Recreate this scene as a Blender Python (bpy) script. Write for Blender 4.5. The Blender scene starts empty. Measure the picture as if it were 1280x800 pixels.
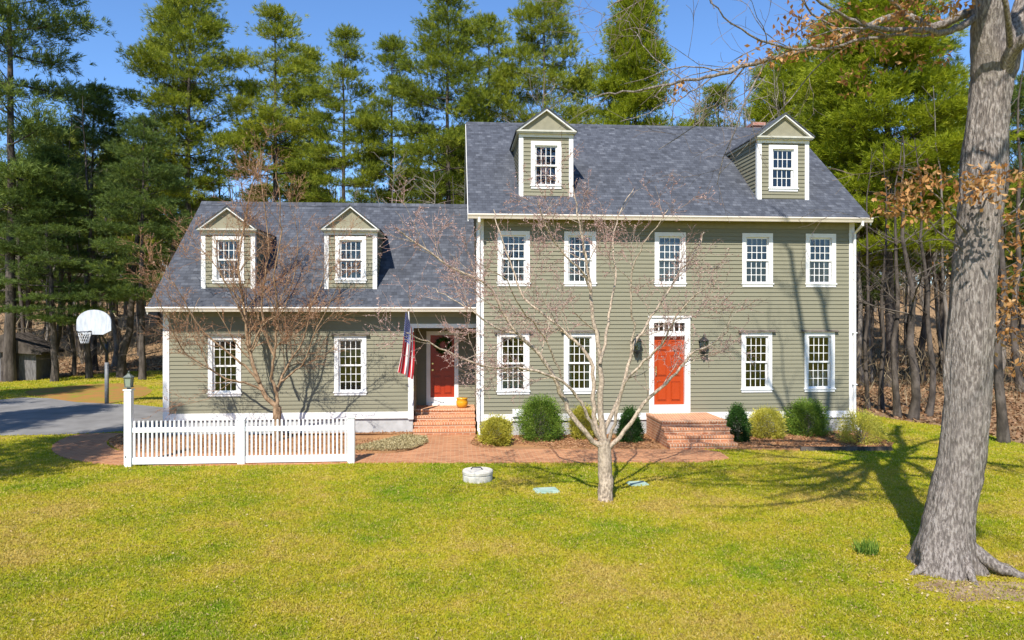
import bpy, math, random
import numpy as np
from mathutils import Vector

# ------------------------------------------------------------------ camera, world, sun, exposure
S = bpy.context.scene
COL = S.collection
TH = math.radians(4.45)
CX, CY, CH, F, HZ = -0.604, -20.2, 3.45, 900.0, 393.0
cam = bpy.data.cameras.new('camera')
co = bpy.data.objects.new('camera', cam); COL.objects.link(co)
co.location = (CX, CY, CH); co.rotation_euler = (math.pi/2, 0, -TH)
cam.sensor_width = 36; cam.lens = 36*F/1280; cam.shift_y = -7/1280
cam.clip_start = .1; cam.clip_end = 2000
S.camera = co

SUN_EL, SUN_AZ = math.radians(47), math.radians(20)     # light travels towards +y, turned to +x
sd = Vector((math.sin(SUN_AZ)*math.cos(SUN_EL), math.cos(SUN_AZ)*math.cos(SUN_EL), -math.sin(SUN_EL)))
W = bpy.data.worlds.new('World'); S.world = W; W.use_nodes = True
nt = W.node_tree; nt.nodes.clear()
sky = nt.nodes.new('ShaderNodeTexSky'); sky.sky_type = 'NISHITA'; sky.sun_disc = False
sky.sun_elevation = SUN_EL
sky.sun_rotation = math.atan2(-sd.x, -sd.y)
sky.altitude = 0; sky.air_density = 1.0; sky.dust_density = 0.0; sky.ozone_density = 10.0
bg = nt.nodes.new('ShaderNodeBackground'); bg.inputs[1].default_value = 0.13
wo = nt.nodes.new('ShaderNodeOutputWorld')
nt.links.new(sky.outputs[0], bg.inputs[0]); nt.links.new(bg.outputs[0], wo.inputs[0])
sl = bpy.data.lights.new('sun', 'SUN'); sl.energy = 4.6; sl.angle = math.radians(.53); sl.color = (1, .945, .86)
so = bpy.data.objects.new('sun', sl); COL.objects.link(so)
so.rotation_euler = sd.to_track_quat('-Z', 'Y').to_euler()
S.view_settings.view_transform = 'Standard'; S.view_settings.look = 'None'
S.view_settings.exposure = 0.68; S.view_settings.gamma = 1
S.cycles.use_denoising = True
S.cycles.max_bounces = 6; S.cycles.diffuse_bounces = 3; S.cycles.transparent_max_bounces = 8
S.cycles.caustics_reflective = False; S.cycles.caustics_refractive = False

# ------------------------------------------------------------------ measuring helpers
FW = np.array((math.sin(TH), math.cos(TH), 0)); RT = np.array((math.cos(TH), -math.sin(TH), 0)); UP = np.array((0, 0, 1.))
CAM = np.array((CX, CY, CH))
def ray(u, v): return FW + RT*((u-640)/F) + UP*((HZ-v)/F)
def P(u, v, Y):
    d = ray(u, v); return CAM + d*((Y-CY)/d[1])
def G(u, v, z=0.0):
    d = ray(u, v); return CAM + d*((z-CH)/d[2])
def D(u, v, dep): return CAM + ray(u, v)*dep
def terrain(x, y):
    d = (x-CX)*FW[0]+(y-CY)*FW[1]; t = np.clip((d-46)/60, 0, 1); return 7.5*t*t*(3-2*t)+.25*np.sin(x*.21)*np.clip((d-44)/12, 0, 1)
def GU(u, dep):
    p = CAM + (FW + RT*((u-640)/F))*dep; return np.array((p[0], p[1], 0.))

# ------------------------------------------------------------------ object helpers
def tag(o, label=None, cat=None, group=None, kind=None):
    if label: o['label'] = label
    if cat: o['category'] = cat
    if group: o['group'] = group
    if kind: o['kind'] = kind
    return o
def empty(name, loc, label, cat, group=None, rz=0):
    o = bpy.data.objects.new(name, None); COL.objects.link(o); o.location = loc; o.rotation_euler = (0, 0, rz)
    o.empty_display_size = .2
    return tag(o, label, cat, group)
def link(name, me, parent=None, mat=None):
    o = bpy.data.objects.new(name, me); COL.objects.link(o)
    if mat is not None and not me.materials: me.materials.append(mat)
    if parent is not None: o.parent = parent
    return o
def fast_mesh(name, V, Fs, mat, smooth=False, col=None, uv=None):
    """V (n,3); Fs list of (m,k) int arrays; col per-vertex float (n,)"""
    me = bpy.data.meshes.new(name)
    V = np.asarray(V, np.float32)
    Fs = [np.asarray(f, np.int32) for f in Fs if len(f)]
    loops = np.concatenate([f.ravel() for f in Fs]); tot = np.concatenate([np.full(len(f), f.shape[1], np.int32) for f in Fs])
    st = np.concatenate([[0], np.cumsum(tot)[:-1]]).astype(np.int32)
    me.vertices.add(len(V)); me.vertices.foreach_set('co', V.ravel())
    me.loops.add(len(loops)); me.loops.foreach_set('vertex_index', loops)
    me.polygons.add(len(tot)); me.polygons.foreach_set('loop_start', st); me.polygons.foreach_set('loop_total', tot)
    if smooth: me.polygons.foreach_set('use_smooth', np.ones(len(tot), bool))
    if col is not None:
        a = me.attributes.new('tint', 'FLOAT', 'POINT'); a.data.foreach_set('value', np.asarray(col, np.float32))
    me.materials.append(mat); me.update(calc_edges=True)
    return me
def box_uv(me):
    """metres, mapped by the face's dominant axis"""
    uvl = me.uv_layers.new(name='UVMap'); d = uvl.data
    for p in me.polygons:
        n = p.normal; a = max(range(3), key=lambda i: abs(n[i]))
        for li in p.loop_indices:
            c = me.vertices[me.loops[li].vertex_index].co
            d[li].uv = (c.y, c.z) if a == 0 else ((c.x, c.z) if a == 1 else (c.x, c.y))
class MB:
    def __init__(s): s.v = []; s.f = []
    def quad(s, a, b, c, d): n = len(s.v); s.v += [a, b, c, d]; s.f.append((n, n+1, n+2, n+3)); return s
    def poly(s, pts): n = len(s.v); s.v += list(pts); s.f.append(tuple(range(n, n+len(pts)))); return s
    def box(s, x0, x1, y0, y1, z0, z1):
        n = len(s.v)
        s.v += [(x0,y0,z0),(x1,y0,z0),(x1,y1,z0),(x0,y1,z0),(x0,y0,z1),(x1,y0,z1),(x1,y1,z1),(x0,y1,z1)]
        s.f += [(n,n+3,n+2,n+1),(n+4,n+5,n+6,n+7),(n,n+1,n+5,n+4),(n+1,n+2,n+6,n+5),(n+2,n+3,n+7,n+6),(n+3,n,n+4,n+7)]
        return s
    def prism(s, pts, vec):
        n = len(s.v); k = len(pts); s.v += [tuple(p) for p in pts]+[tuple(p[i]+vec[i] for i in range(3)) for p in pts]
        s.f.append(tuple(range(n, n+k))); s.f.append(tuple(range(n+2*k-1, n+k-1, -1)))
        for i in range(k): j = (i+1) % k; s.f.append((n+i, n+k+i, n+k+j, n+j))
        return s
    def tube(s, pts, rad, sides=8, cap=True):
        pts = [Vector(p) for p in pts]; k = len(pts)
        if not hasattr(rad, '__len__'): rad = [rad]*k
        n = len(s.v)
        for i in range(k):
            t = (pts[min(i+1, k-1)]-pts[max(i-1, 0)]).normalized()
            ref = Vector((0, 1, 0)) if abs(t.y) < .9 else Vector((1, 0, 0))
            a = t.cross(ref).normalized(); b = t.cross(a)
            for j in range(sides):
                an = 2*math.pi*j/sides; s.v.append(tuple(pts[i]+(a*math.cos(an)+b*math.sin(an))*rad[i]))
        for i in range(k-1):
            for j in range(sides):
                j2 = (j+1) % sides; s.f.append((n+i*sides+j, n+i*sides+j2, n+(i+1)*sides+j2, n+(i+1)*sides+j))
        if cap:
            s.f.append(tuple(n+j for j in range(sides-1, -1, -1))); s.f.append(tuple(n+(k-1)*sides+j for j in range(sides)))
        return s
    def lathe(s, prof, cx, cy, sides=24):
        return s.tube([(cx, cy, z) for r, z in prof], [max(r, 1e-3) for r, z in prof], sides)
    def build(s, name, mat, parent=None, smooth=False, uv=True, bevel=0):
        me = bpy.data.meshes.new(name); me.from_pydata([tuple(map(float, p)) for p in s.v], [], s.f)
        mats = mat if isinstance(mat, list) else [mat]
        for m in mats: me.materials.append(m)
        me.update()
        import bmesh
        bm = bmesh.new(); bm.from_mesh(me); bmesh.ops.remove_doubles(bm, verts=bm.verts, dist=1e-5) if s.weld else None
        if s.weld: bmesh.ops.recalc_face_normals(bm, faces=bm.faces)
        bm.to_mesh(me); bm.free()
        if smooth:
            for p in me.polygons: p.use_smooth = len(p.vertices) < 6
        if uv: box_uv(me)
        o = link(name, me, parent)
        if bevel:
            b = o.modifiers.new('bevel', 'BEVEL'); b.width = bevel; b.segments = 2; b.limit_method = 'ANGLE'
        return o
    weld = False

def local(root):      # build children in world coords: offset by root location
    pass

# ------------------------------------------------------------------ materials
def mat(name, base=(.5,.5,.5), rough=.8, spec=.3, metal=0):
    m = bpy.data.materials.new(name); m.use_nodes = True
    b = m.node_tree.nodes['Principled BSDF']
    b.inputs['Base Color'].default_value = (*base, 1); b.inputs['Roughness'].default_value = rough
    b.inputs['Specular IOR Level'].default_value = spec; b.inputs['Metallic'].default_value = metal
    return m
class N:
    def __init__(s, m): s.m = m; s.t = m.node_tree; s.b = s.t.nodes['Principled BSDF']
    def new(s, k, **kw):
        n = s.t.nodes.new('ShaderNode'+k)
        for a, v in kw.items():
            if a in n.inputs and a not in dir(n): n.inputs[a].default_value = v
            else: setattr(n, a, v)
        return n
    def l(s, a, b): s.t.links.new(a, b)
    def noise(s, scale, vec=None, detail=4, rough=.6, stretch=None):
        n = s.new('TexNoise'); n.inputs['Scale'].default_value = scale; n.inputs['Detail'].default_value = detail
        n.inputs['Roughness'].default_value = rough
        if vec is None: vec = s.pos()
        if stretch:
            mp = s.new('Mapping'); mp.inputs['Scale'].default_value = stretch; s.l(vec, mp.inputs[0]); vec = mp.outputs[0]
        s.l(vec, n.inputs['Vector']); return n.outputs['Fac']
    def pos(s):
        if not hasattr(s, '_p'): s._p = s.new('NewGeometry').outputs['Position']
        return s._p
    def obj(s): return s.new('TexCoord').outputs['Object']
    def uv(s): return s.new('TexCoord').outputs['UV']
    def ramp(s, fac, stops):
        r = s.new('ValToRGB'); e = r.color_ramp.elements
        while len(e) < len(stops): e.new(.5)
        for i, (p, c) in enumerate(stops): e[i].position = p; e[i].color = (*c, 1)
        s.l(fac, r.inputs[0]); return r.outputs[0]
    def mix(s, fac, a, b, mode='MIX'):
        n = s.new('Mix'); n.data_type = 'RGBA'; n.blend_type = mode
        for x, i in ((fac, 0), (a, 6), (b, 7)):
            if isinstance(x, (int, float)): n.inputs[i].default_value = x
            elif isinstance(x, tuple): n.inputs[i].default_value = (*x, 1)
            else: s.l(x, n.inputs[i])
        return n.outputs[2]
    def math(s, op, a, b=0.0, clamp=False):
        n = s.new('Math'); n.operation = op; n.use_clamp = clamp
        for x, i in ((a, 0), (b, 1)):
            if isinstance(x, (int, float)): n.inputs[i].default_value = x
            else: s.l(x, n.inputs[i])
        return n.outputs[0]
    def base(s, c): s.l(c, s.b.inputs['Base Color'])
    def bump(s, h, strength=.5, dist=.02):
        n = s.new('Bump'); n.inputs['Strength'].default_value = strength; n.inputs['Distance'].default_value = dist
        s.l(h, n.inputs['Height']); s.l(n.outputs[0], s.b.inputs['Normal'])

def m_noise(name, c1, c2, scale, rough=.85, spec=.2, bump=.0, dist=.01, stretch=None, lo=.35, hi=.65, detail=5):
    m = mat(name, c1, rough, spec); n = N(m); f = n.noise(scale, stretch=stretch, detail=detail)
    n.base(n.ramp(f, [(lo, c1), (hi, c2)]))
    if bump: n.bump(f, bump, dist)
    return m

# siding: olive clapboard, slight board-to-board and weather variation
M_SIDE = mat('olive_clapboard', (.3,.28,.18), .6, .25); n = N(M_SIDE)
a = n.noise(1.2, stretch=(.25,.25,3.0)); b = n.noise(35, stretch=(.15,.15,4))
n.base(n.mix(b, n.ramp(a, [(.3,(.165,.157,.107)),(.7,(.207,.195,.133))]), (.238,.224,.152))); n.bump(b, .15, .004)
M_PANEL = m_noise('olive_panel', (.23,.215,.15), (.27,.25,.175), 6, .65)
M_WHITE = m_noise('white_trim', (.74,.73,.70), (.80,.79,.765), 5, .45, .4)
M_FENCE = m_noise('white_vinyl_fence', (.76,.76,.75), (.82,.82,.81), 3, .4, .4)
M_CREAM = m_noise('gutter_metal', (.60,.53,.43), (.66,.59,.49), 3, .4, .45)
M_FOUND = m_noise('painted_foundation', (.36,.36,.35), (.46,.46,.45), 4, .85, .2, .3, .01)
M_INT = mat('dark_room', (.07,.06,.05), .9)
M_CURT = m_noise('lace_curtain', (.55,.55,.54), (.75,.75,.73), 22, .9)
M_CURT2 = m_noise('beige_blind', (.35,.30,.24), (.45,.40,.33), 9, .9)
M_BLACK = mat('black_metal', (.02,.02,.02), .45, .5)
M_GREY = m_noise('galvanised_grey', (.11,.115,.12), (.18,.185,.19), 12, .5, .5)
M_BOARD = m_noise('weathered_backboard', (.42,.45,.49), (.60,.63,.66), 5, .5, .4, stretch=(2,2,.5))
M_NET = mat('white_net', (.75,.75,.75), .9)
M_BRASS = mat('brass', (.75,.55,.25), .3, .5, 1)
M_LAMPGLASS = mat('lantern_glass', (.40,.42,.34), .2, .6)
M_COPPER = m_noise('verdigris_metal', (.07,.085,.075), (.16,.18,.15), 12, .6, .4)
M_POT = m_noise('yellow_glazed_pot', (.62,.27,.01), (.72,.36,.02), 5, .25, .6)
M_CONC = m_noise('pale_concrete', (.46,.43,.37), (.62,.59,.52), 9, .9, .15, .5, .01)
M_TEAL = m_noise('teal_plastic_lid', (.26,.38,.30), (.38,.48,.40), 6, .6)
M_SOIL = m_noise('dark_soil', (.03,.02,.015), (.07,.045,.03), 25, .95)

def m_door(name, c):
    m = mat(name, c, .38, .5); n = N(m); f = n.noise(14, stretch=(1,1,.3)); n.base(n.mix(f, tuple(x*.9 for x in c), tuple(min(1, x*1.1) for x in c))); return m
M_RED = m_door('vermilion_door_paint', (.38,.044,.002))
M_RED2 = m_door('deep_red_door_paint', (.33,.026,.003))

def m_brick(name, c1, c2, mortar, w, h, rough=.85):
    m = mat(name, c1, rough, .15); n = N(m); uv = n.uv()
    t = n.new('TexBrick'); n.l(uv, t.inputs['Vector'])
    t.inputs['Color1'].default_value = (*c1, 1); t.inputs['Color2'].default_value = (*c2, 1); t.inputs['Mortar'].default_value = (*mortar, 1)
    t.inputs['Scale'].default_value = 1; t.inputs['Brick Width'].default_value = w; t.inputs['Row Height'].default_value = h
    t.inputs['Mortar Size'].default_value = .011; t.inputs['Bias'].default_value = 0
    f = n.noise(1.4, detail=6); g = n.noise(30)
    c = n.mix(n.ramp(f, [(.4,(0,0,0)),(.7,(.5,.5,.5))]), t.outputs[0], tuple(x*1.25 for x in c2)); 
    c = n.mix(g, n.mix(1.0, c, (.86,.86,.86), 'MULTIPLY'), c); n.base(c)
    h = n.math('SUBTRACT', 1.0, t.outputs['Fac']); n.bump(n.math('ADD', h, n.math('MULTIPLY', g, .4)), .5, .006)
    return m
M_BRICK = m_brick('red_brick', (.36,.125,.06), (.52,.24,.12), (.55,.42,.30), .21, .075)
M_PAVE = m_brick('brick_paving', (.32,.125,.060), (.50,.235,.115), (.44,.29,.17), .21, .105)
M_CHIM = m_brick('chimney_brick', (.33,.12,.08), (.42,.17,.12), (.4,.34,.3), .21, .075)

# shingles: uv u along the eave, v up the slope (metres)
M_ROOF = mat('slate_blue_shingles', (.1,.1,.12), .9, .15); n = N(M_ROOF); uv = n.uv()
def shingle(n, uv, w, off):
    mp = n.new('Mapping'); mp.inputs['Location'].default_value = (off, 0, 0); n.l(uv, mp.inputs[0])
    t = n.new('TexBrick'); n.l(mp.outputs[0], t.inputs['Vector']); t.offset = .37; t.offset_frequency = 2
    t.inputs['Color1'].default_value = (0,0,0,1); t.inputs['Color2'].default_value = (1,1,1,1); t.inputs['Mortar'].default_value = (0,0,0,1)
    t.inputs['Scale'].default_value = 1; t.inputs['Brick Width'].default_value = w; t.inputs['Row Height'].default_value = .14
    t.inputs['Mortar Size'].default_value = .004; return t
t1 = shingle(n, uv, .21, 0); t2 = shingle(n, uv, .13, .77)
v = n.math('ADD', n.math('MULTIPLY', t1.outputs[0], .5), n.math('MULTIPLY', t2.outputs[0], .5))
big = n.noise(.7, uv, detail=3); gr = n.noise(60, uv, detail=2)
c = n.ramp(v, [(0,(.028,.032,.040)),(.35,(.050,.056,.070)),(.7,(.078,.086,.103)),(1,(.132,.141,.160))])
c = n.mix(n.math('MULTIPLY', big, .25), c, (.068,.075,.092)); c = n.mix(n.math('MULTIPLY', gr, .22), c, (.17,.17,.18))
n.base(c)
sx = n.new('SeparateXYZ'); n.l(uv, sx.inputs[0])
saw = n.math('FRACT', n.math('DIVIDE', sx.outputs[1], .14)); n.bump(n.math('ADD', n.math('MULTIPLY', n.math('SUBTRACT', 1.0, saw), 1.0), n.math('MULTIPLY', t1.outputs['Fac'], -.6)), .7, .012)

# glass
M_GLASS = bpy.data.materials.new('window_glass'); M_GLASS.use_nodes = True
t = M_GLASS.node_tree; t.nodes.clear()
o_ = t.nodes.new('ShaderNodeOutputMaterial'); mx = t.nodes.new('ShaderNodeMixShader'); tr = t.nodes.new('ShaderNodeBsdfTransparent'); gl = t.nodes.new('ShaderNodeBsdfGlossy')
tr.inputs[0].default_value = (.80,.84,.82,1); gl.inputs['Roughness'].default_value = .02
fr = t.nodes.new('ShaderNodeFresnel'); fr.inputs[0].default_value = 1.9
nz = t.nodes.new('ShaderNodeTexNoise'); nz.inputs['Scale'].default_value = 1.7; tc = t.nodes.new('ShaderNodeTexCoord'); bp = t.nodes.new('ShaderNodeBump')
bp.inputs['Strength'].default_value = .12; bp.inputs['Distance'].default_value = .02
t.links.new(tc.outputs['Object'], nz.inputs[0]); t.links.new(nz.outputs[0], bp.inputs['Height']); t.links.new(bp.outputs[0], gl.inputs['Normal'])
t.links.new(fr.outputs[0], mx.inputs[0]); t.links.new(tr.outputs[0], mx.inputs[1]); t.links.new(gl.outputs[0], mx.inputs[2]); t.links.new(mx.outputs[0], o_.inputs[0])

# bark
def m_bark(name, c1, c2, sc=9, st=(1,1,.16), dist=.03, strength=.9):
    m = mat(name, c1, .95, .1); n = N(m); p = n.obj(); f = n.noise(sc, p, detail=6, stretch=st); g = n.noise(sc*5, p, stretch=(1,1,.5))
    lo = n.noise(.8, p)
    c = n.ramp(f, [(.38, tuple(x*.45 for x in c1)),(.47, c1),(.58, c2)]); c = n.mix(n.math('MULTIPLY', g, .4), c, c2); 
    c = n.mix(n.ramp(lo, [(.45,(0,0,0)),(.65,(.5,.5,.5))]), c, tuple((a+b)/2*.8 for a, b in zip(c1, c2)))
    n.base(c); n.bump(n.math('ADD', f, n.math('MULTIPLY', g, .25)), strength, dist); return m
M_OAK = m_bark('oak_bark', (.165,.135,.115), (.40,.35,.31), 38, (1,1,.24), .05, 1.0)
M_CHERRY = m_bark('pale_smooth_bark', (.30,.23,.17), (.58,.47,.35), 22, (1,1,.7), .03, .8)
M_MAPLE = m_bark('tan_bark', (.22,.14,.08), (.38,.26,.16), 10, (1,1,.6), .02, .6)
M_PBARK = m_bark('pine_bark', (.060,.050,.042), (.12,.10,.085), 5, (1,1,.3), .04, .8)
M_GBARK = m_bark('grey_bark', (.13,.11,.09), (.24,.21,.18), 5, (1,1,.3), .03, .6)
M_PINKT = m_noise('budding_twigs', (.30,.19,.165), (.40,.27,.23), 3, .9)
M_RUSTT = m_noise('rust_budding_twigs', (.27,.135,.075), (.38,.22,.12), 3, .9)
M_GREYT = m_noise('grey_twigs', (.20,.165,.13), (.34,.29,.23), 1, .9)

M_DTWIG = m_noise('dark_twigs', (.075,.062,.05), (.15,.125,.10), 1, .9)
def m_leaf(name, stops, trans=.3, rough=.6, noise=None):
    """stops ramped over the 'tint' attribute"""
    m = bpy.data.materials.new(name); m.use_nodes = True; t = m.node_tree; n = N(m)
    b = n.b; b.inputs['Roughness'].default_value = rough; b.inputs['Specular IOR Level'].default_value = .25
    at = n.new('Attribute'); at.attribute_name = 'tint'; oi = n.new('ObjectInfo')
    f = n.math('ADD', at.outputs['Fac'], n.math('MULTIPLY', n.math('SUBTRACT', oi.outputs['Random'], .5), .22))
    c = n.ramp(f, stops); n.base(c)
    tl = n.new('BsdfTranslucent'); n.l(c, tl.inputs[0]); ms = n.new('MixShader'); ms.inputs[0].default_value = trans
    o = [x for x in t.nodes if x.type == 'OUTPUT_MATERIAL'][0]
    n.l(b.outputs[0], ms.inputs[1]); n.l(tl.outputs[0], ms.inputs[2]); n.l(ms.outputs[0], o.inputs[0])
    return m
M_PINE = m_leaf('pine_needles', [(0,(.080,.115,.014)),(.35,(.185,.235,.022)),(.7,(.33,.36,.028)),(1,(.50,.48,.05))], .42)
M_PINE2 = m_leaf('blue_green_needles', [(0,(.045,.075,.022)),(.4,(.110,.165,.034)),(.75,(.20,.255,.040)),(1,(.31,.34,.05))], .3)
M_PINE3 = m_leaf('bright_needles', [(0,(.095,.135,.008)),(.35,(.22,.27,.012)),(.7,(.37,.41,.018)),(1,(.52,.52,.035))], .45)
M_OLEAF = m_leaf('brown_oak_leaves', [(0,(.30,.13,.04)),(.5,(.52,.27,.09)),(1,(.70,.45,.21))], .4)
M_SHY = m_leaf('yellow_green_leaves', [(0,(.30,.30,.03)),(.5,(.62,.57,.08)),(1,(.80,.74,.20))], .42)
M_SHG = m_leaf('green_shrub_leaves', [(0,(.055,.120,.012)),(.5,(.16,.26,.030)),(1,(.34,.42,.07))], .25)
M_SHD = m_leaf('dark_shrub_leaves', [(0,(.015,.050,.010)),(.5,(.045,.115,.020)),(1,(.11,.20,.035))], .2)
M_COVER = m_leaf('pale_ground_cover', [(0,(.24,.19,.08)),(.5,(.40,.33,.16)),(1,(.56,.48,.28))], .2)
M_LITTER = m_leaf('leaf_litter_flakes', [(0,(.10,.05,.025)),(.5,(.24,.13,.065)),(1,(.42,.27,.15))], .1)
M_BRUSH = m_leaf('brush_twigs', [(0,(.10,.075,.04)),(.5,(.25,.19,.11)),(1,(.45,.37,.24))], .15)
M_CHIP = m_leaf('bark_mulch_chips', [(0,(.12,.048,.02)),(.5,(.30,.14,.06)),(1,(.48,.28,.15))], .05)

# grass colour shared by soil sheet and blades
def grass_col(n, dark=1.0):
    a = n.noise(.35, detail=3); b = n.noise(2.3, detail=5); d = n.noise(14, detail=3)
    f = n.math('ADD', n.math('ADD', n.math('MULTIPLY', a, .55), n.math('MULTIPLY', b, .28)), n.math('MULTIPLY', d, .17))
    s = lambda c: tuple(x*dark for x in c)
    return n.ramp(f, [(.38, s((.19,.29,.008))), (.46, s((.34,.355,.014))), (.53, s((.47,.405,.028))), (.60, s((.52,.385,.085)))])
M_LAWN = mat('lawn_turf', (.1,.1,.02), .95, .1); n = N(M_LAWN); c = grass_col(n, .78)
e = n.noise(5, detail=6); n.base(n.mix(n.ramp(e, [(.5,(0,0,0)),(.68,(.55,.55,.55))]), c, (.22,.15,.06))); n.bump(n.noise(60), .6, .02)
M_BLADE = bpy.data.materials.new('grass_blade'); M_BLADE.use_nodes = True; n = N(M_BLADE)
c = grass_col(n, 1.0); at = n.new('Attribute'); at.attribute_name = 'tint'
c = n.mix(n.ramp(at.outputs['Fac'], [(.68,(0,0,0)),(.92,(.9,.9,.9))]), c, (.60,.48,.17))
c = n.mix(n.ramp(at.outputs['Fac'], [(0,(.45,.45,.45)),(.3,(0,0,0))]), c, (.12,.20,.01)); n.base(c)
n.b.inputs['Roughness'].default_value = .7; n.b.inputs['Specular IOR Level'].default_value = .15
tl = n.new('BsdfTranslucent'); n.l(c, tl.inputs[0]); ms = n.new('MixShader'); ms.inputs[0].default_value = .4
o_ = [x for x in n.t.nodes if x.type == 'OUTPUT_MATERIAL'][0]; n.l(n.b.outputs[0], ms.inputs[1]); n.l(tl.outputs[0], ms.inputs[2]); n.l(ms.outputs[0], o_.inputs[0])
M_FOREST = mat('forest_floor', (.1,.06,.03), .95, .1); n = N(M_FOREST)
n.base(n.mix(n.noise(9, detail=6), n.ramp(n.noise(.5), [(.35,(.13,.075,.038)),(.6,(.28,.165,.08))]), (.38,.26,.15))); n.bump(n.noise(12), .8, .08)
M_MULCH = mat('bark_mulch', (.1,.06,.03), .95, .1); n = N(M_MULCH)
n.base(n.mix(n.noise(30, detail=6), n.ramp(n.noise(.9), [(.4,(.20,.085,.035)),(.65,(.42,.20,.07))]), (.42,.25,.13))); n.bump(n.noise(40), .8, .03)
M_ASPH = m_noise('asphalt', (.165,.158,.15), (.235,.226,.215), 1.1, .9, .2, .0); n = N(M_ASPH); n.bump(n.noise(90), .4, .004)
M_ORANGE = mat('bare_tan_patch', (.3,.2,.06), .95, .1); n = N(M_ORANGE)
n.base(n.ramp(n.noise(1.6, detail=5), [(.38,(.36,.17,.05)),(.5,(.30,.17,.05)),(.62,(.24,.22,.03))])); n.bump(n.noise(30), .6, .02)

# ------------------------------------------------------------------ ground, lawn, drive, paths, beds
def rebase(o, base):
    """put an object's origin at its base, geometry stays where it was built"""
    base = Vector(tuple(float(x) for x in base))
    if o.type == 'MESH':
        from mathutils import Matrix
        o.data.transform(Matrix.Translation(-base))
    o.location = base
    for ch in o.children: ch.location = ch.location-base
def sheet(name, pts, z, m, kind='structure', thick=0):
    mb = MB(); pts = [(float(p[0]), float(p[1])) for p in pts]
    if thick: mb.prism([(x, y, z-thick) for x, y in pts], (0, 0, thick))
    else: mb.poly([(x, y, z) for x, y in pts])
    o = mb.build(name, m); o['kind'] = kind; return o
def smooth_poly(pts, it=3):
    pts = [np.array(p[:2], float) for p in pts]
    for _ in range(it):
        q = []
        for i in range(len(pts)):
            a, b = pts[i], pts[(i+1) % len(pts)]; q += [a*.75+b*.25, a*.25+b*.75]
        pts = q
    return pts
def inside(px, py, poly):
    poly = [(float(p[0]), float(p[1])) for p in poly]
    r = np.zeros(len(px), bool); j = len(poly)-1
    for i in range(len(poly)):
        xi, yi = poly[i]; xj, yj = poly[j]
        c = ((yi > py) != (yj > py)) & (px < (xj-xi)*(py-yi)/((yj-yi) or 1e-9)+xi); r ^= c; j = i
    return r
def ground():
    xs = np.concatenate([[-900,-400,-220], np.arange(-150, 151, 2.5), [220,400,900]]); ys = np.concatenate([[-900,-300,-80], np.arange(-40, 131, 2.5), [200,400,900]])
    X, Y = np.meshgrid(xs, ys, indexing='ij'); Z = terrain(X, Y); V = np.stack([X, Y, Z], -1).reshape(-1, 3); m = len(ys)
    i, j = np.meshgrid(np.arange(len(xs)-1), np.arange(m-1), indexing='ij'); a = i*m+j
    return fast_mesh('ground', V, [np.stack([a, a+m, a+m+1, a+1], -1).reshape(-1, 4)], M_FOREST, True)
o = link('ground', ground()); o['kind'] = 'structure'
rr = random.Random(3)
edge = [(-75,-60),(60,-60),(60,-9),(34,-7.5)]
edge += [G(u, v)[:2] for u, v in ((1400,578),(1330,566),(1280,557),(1220,541),(1170,532),(1120,524),(1085,518))]
edge += [(13.2, 9),(12.5,14),(-6,15)]
edge += [G(u, v)[:2] for u, v in ((203,463),(150,465),(100,470),(40,474),(0,478),(-60,480),(-200,482))]
edge += [(-75,8)]
LAWN = []
for i in range(len(edge)):
    a, b = np.array(edge[i]), np.array(edge[(i+1) % len(edge)]); L = np.linalg.norm(b-a); k = max(1, int(L/1.2))
    for j in range(k):
        p = a+(b-a)*j/k
        if L < 40: p = p+np.array((rr.uniform(-.2,.2), rr.uniform(-.2,.2)))
        LAWN.append(p)
sheet('lawn', LAWN, .004, M_LAWN)
DRIVE = [G(u, v)[:2] for u, v in ((-420,566),(-150,560),(0,545),(60,544),(120,542),(170,538))]+[(-8.9,.9),(-8.9,5.6)]
DRIVE += [G(u, v)[:2] for u, v in ((170,506),(140,505),(95,503),(60,498),(30,497),(0,500),(-150,503),(-420,505))]
DRIVE = [np.array(p) for p in DRIVE]
TAN = smooth_poly([G(u, v) for u, v in ((20,490),(70,484),(130,479),(170,480),(196,488),(170,500),(135,505.5),(95,503.5),(60,499))], 2)
sheet('tan_dirt_patch', TAN, .008, M_ORANGE)
sheet('driveway', DRIVE, .012, M_ASPH)
PATH = [G(u, v)[:2] for u, v in ((128,542.5),(95,544),(76,550),(62,560),(72,571),(105,579),(160,583.5))]
PATH += [(-3.7,-3.42)]+[G(u, v)[:2] for u, v in ((450,579),(600,579.5),(760,579),(918,578),(895,563),(830,563),(800,563),(700,563),(620,562),(600,558),(593,550))]
PATH += [(-.02,.4),(-1.83,.4)]+[G(u, v)[:2] for u, v in ((521,545),(532,551),(528,560),(505,567),(470,568.5),(440,568),(250,568.5),(160,567),(142,563),(131,555),(140,547),(160,542.5))]
PATH = smooth_poly(PATH, 1)
sheet('brick_path', PATH, .030, M_PAVE, thick=.04)
BED1 = smooth_poly([G(u, v) for u, v in ((131,554),(142,546),(165,542),(205,541))], 0)
BED1 = [np.array(p[:2]) for p in ([G(162,542),G(142,547),G(134,555),G(146,562),G(165,566),G(250,567.5),G(440,567),G(470,567.5),G(503,566),G(526,559.5),G(530,551.5)])]+[np.array((-1.85,.5)), np.array((-1.85,.85)), np.array((-8.8,.85))]
BED2 = [np.array(p[:2]) for p in [G(596,549),G(588,553),G(590,558),G(604,561.5),G(625,562.5),G(700,562.5),G(826,563)]]
STX0, STX1 = P(807,516,0)[0], P(807,516,0)[0]+1.78
BED2 += [np.array((STX0,-.0)), np.array((.05,-.0))]
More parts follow.
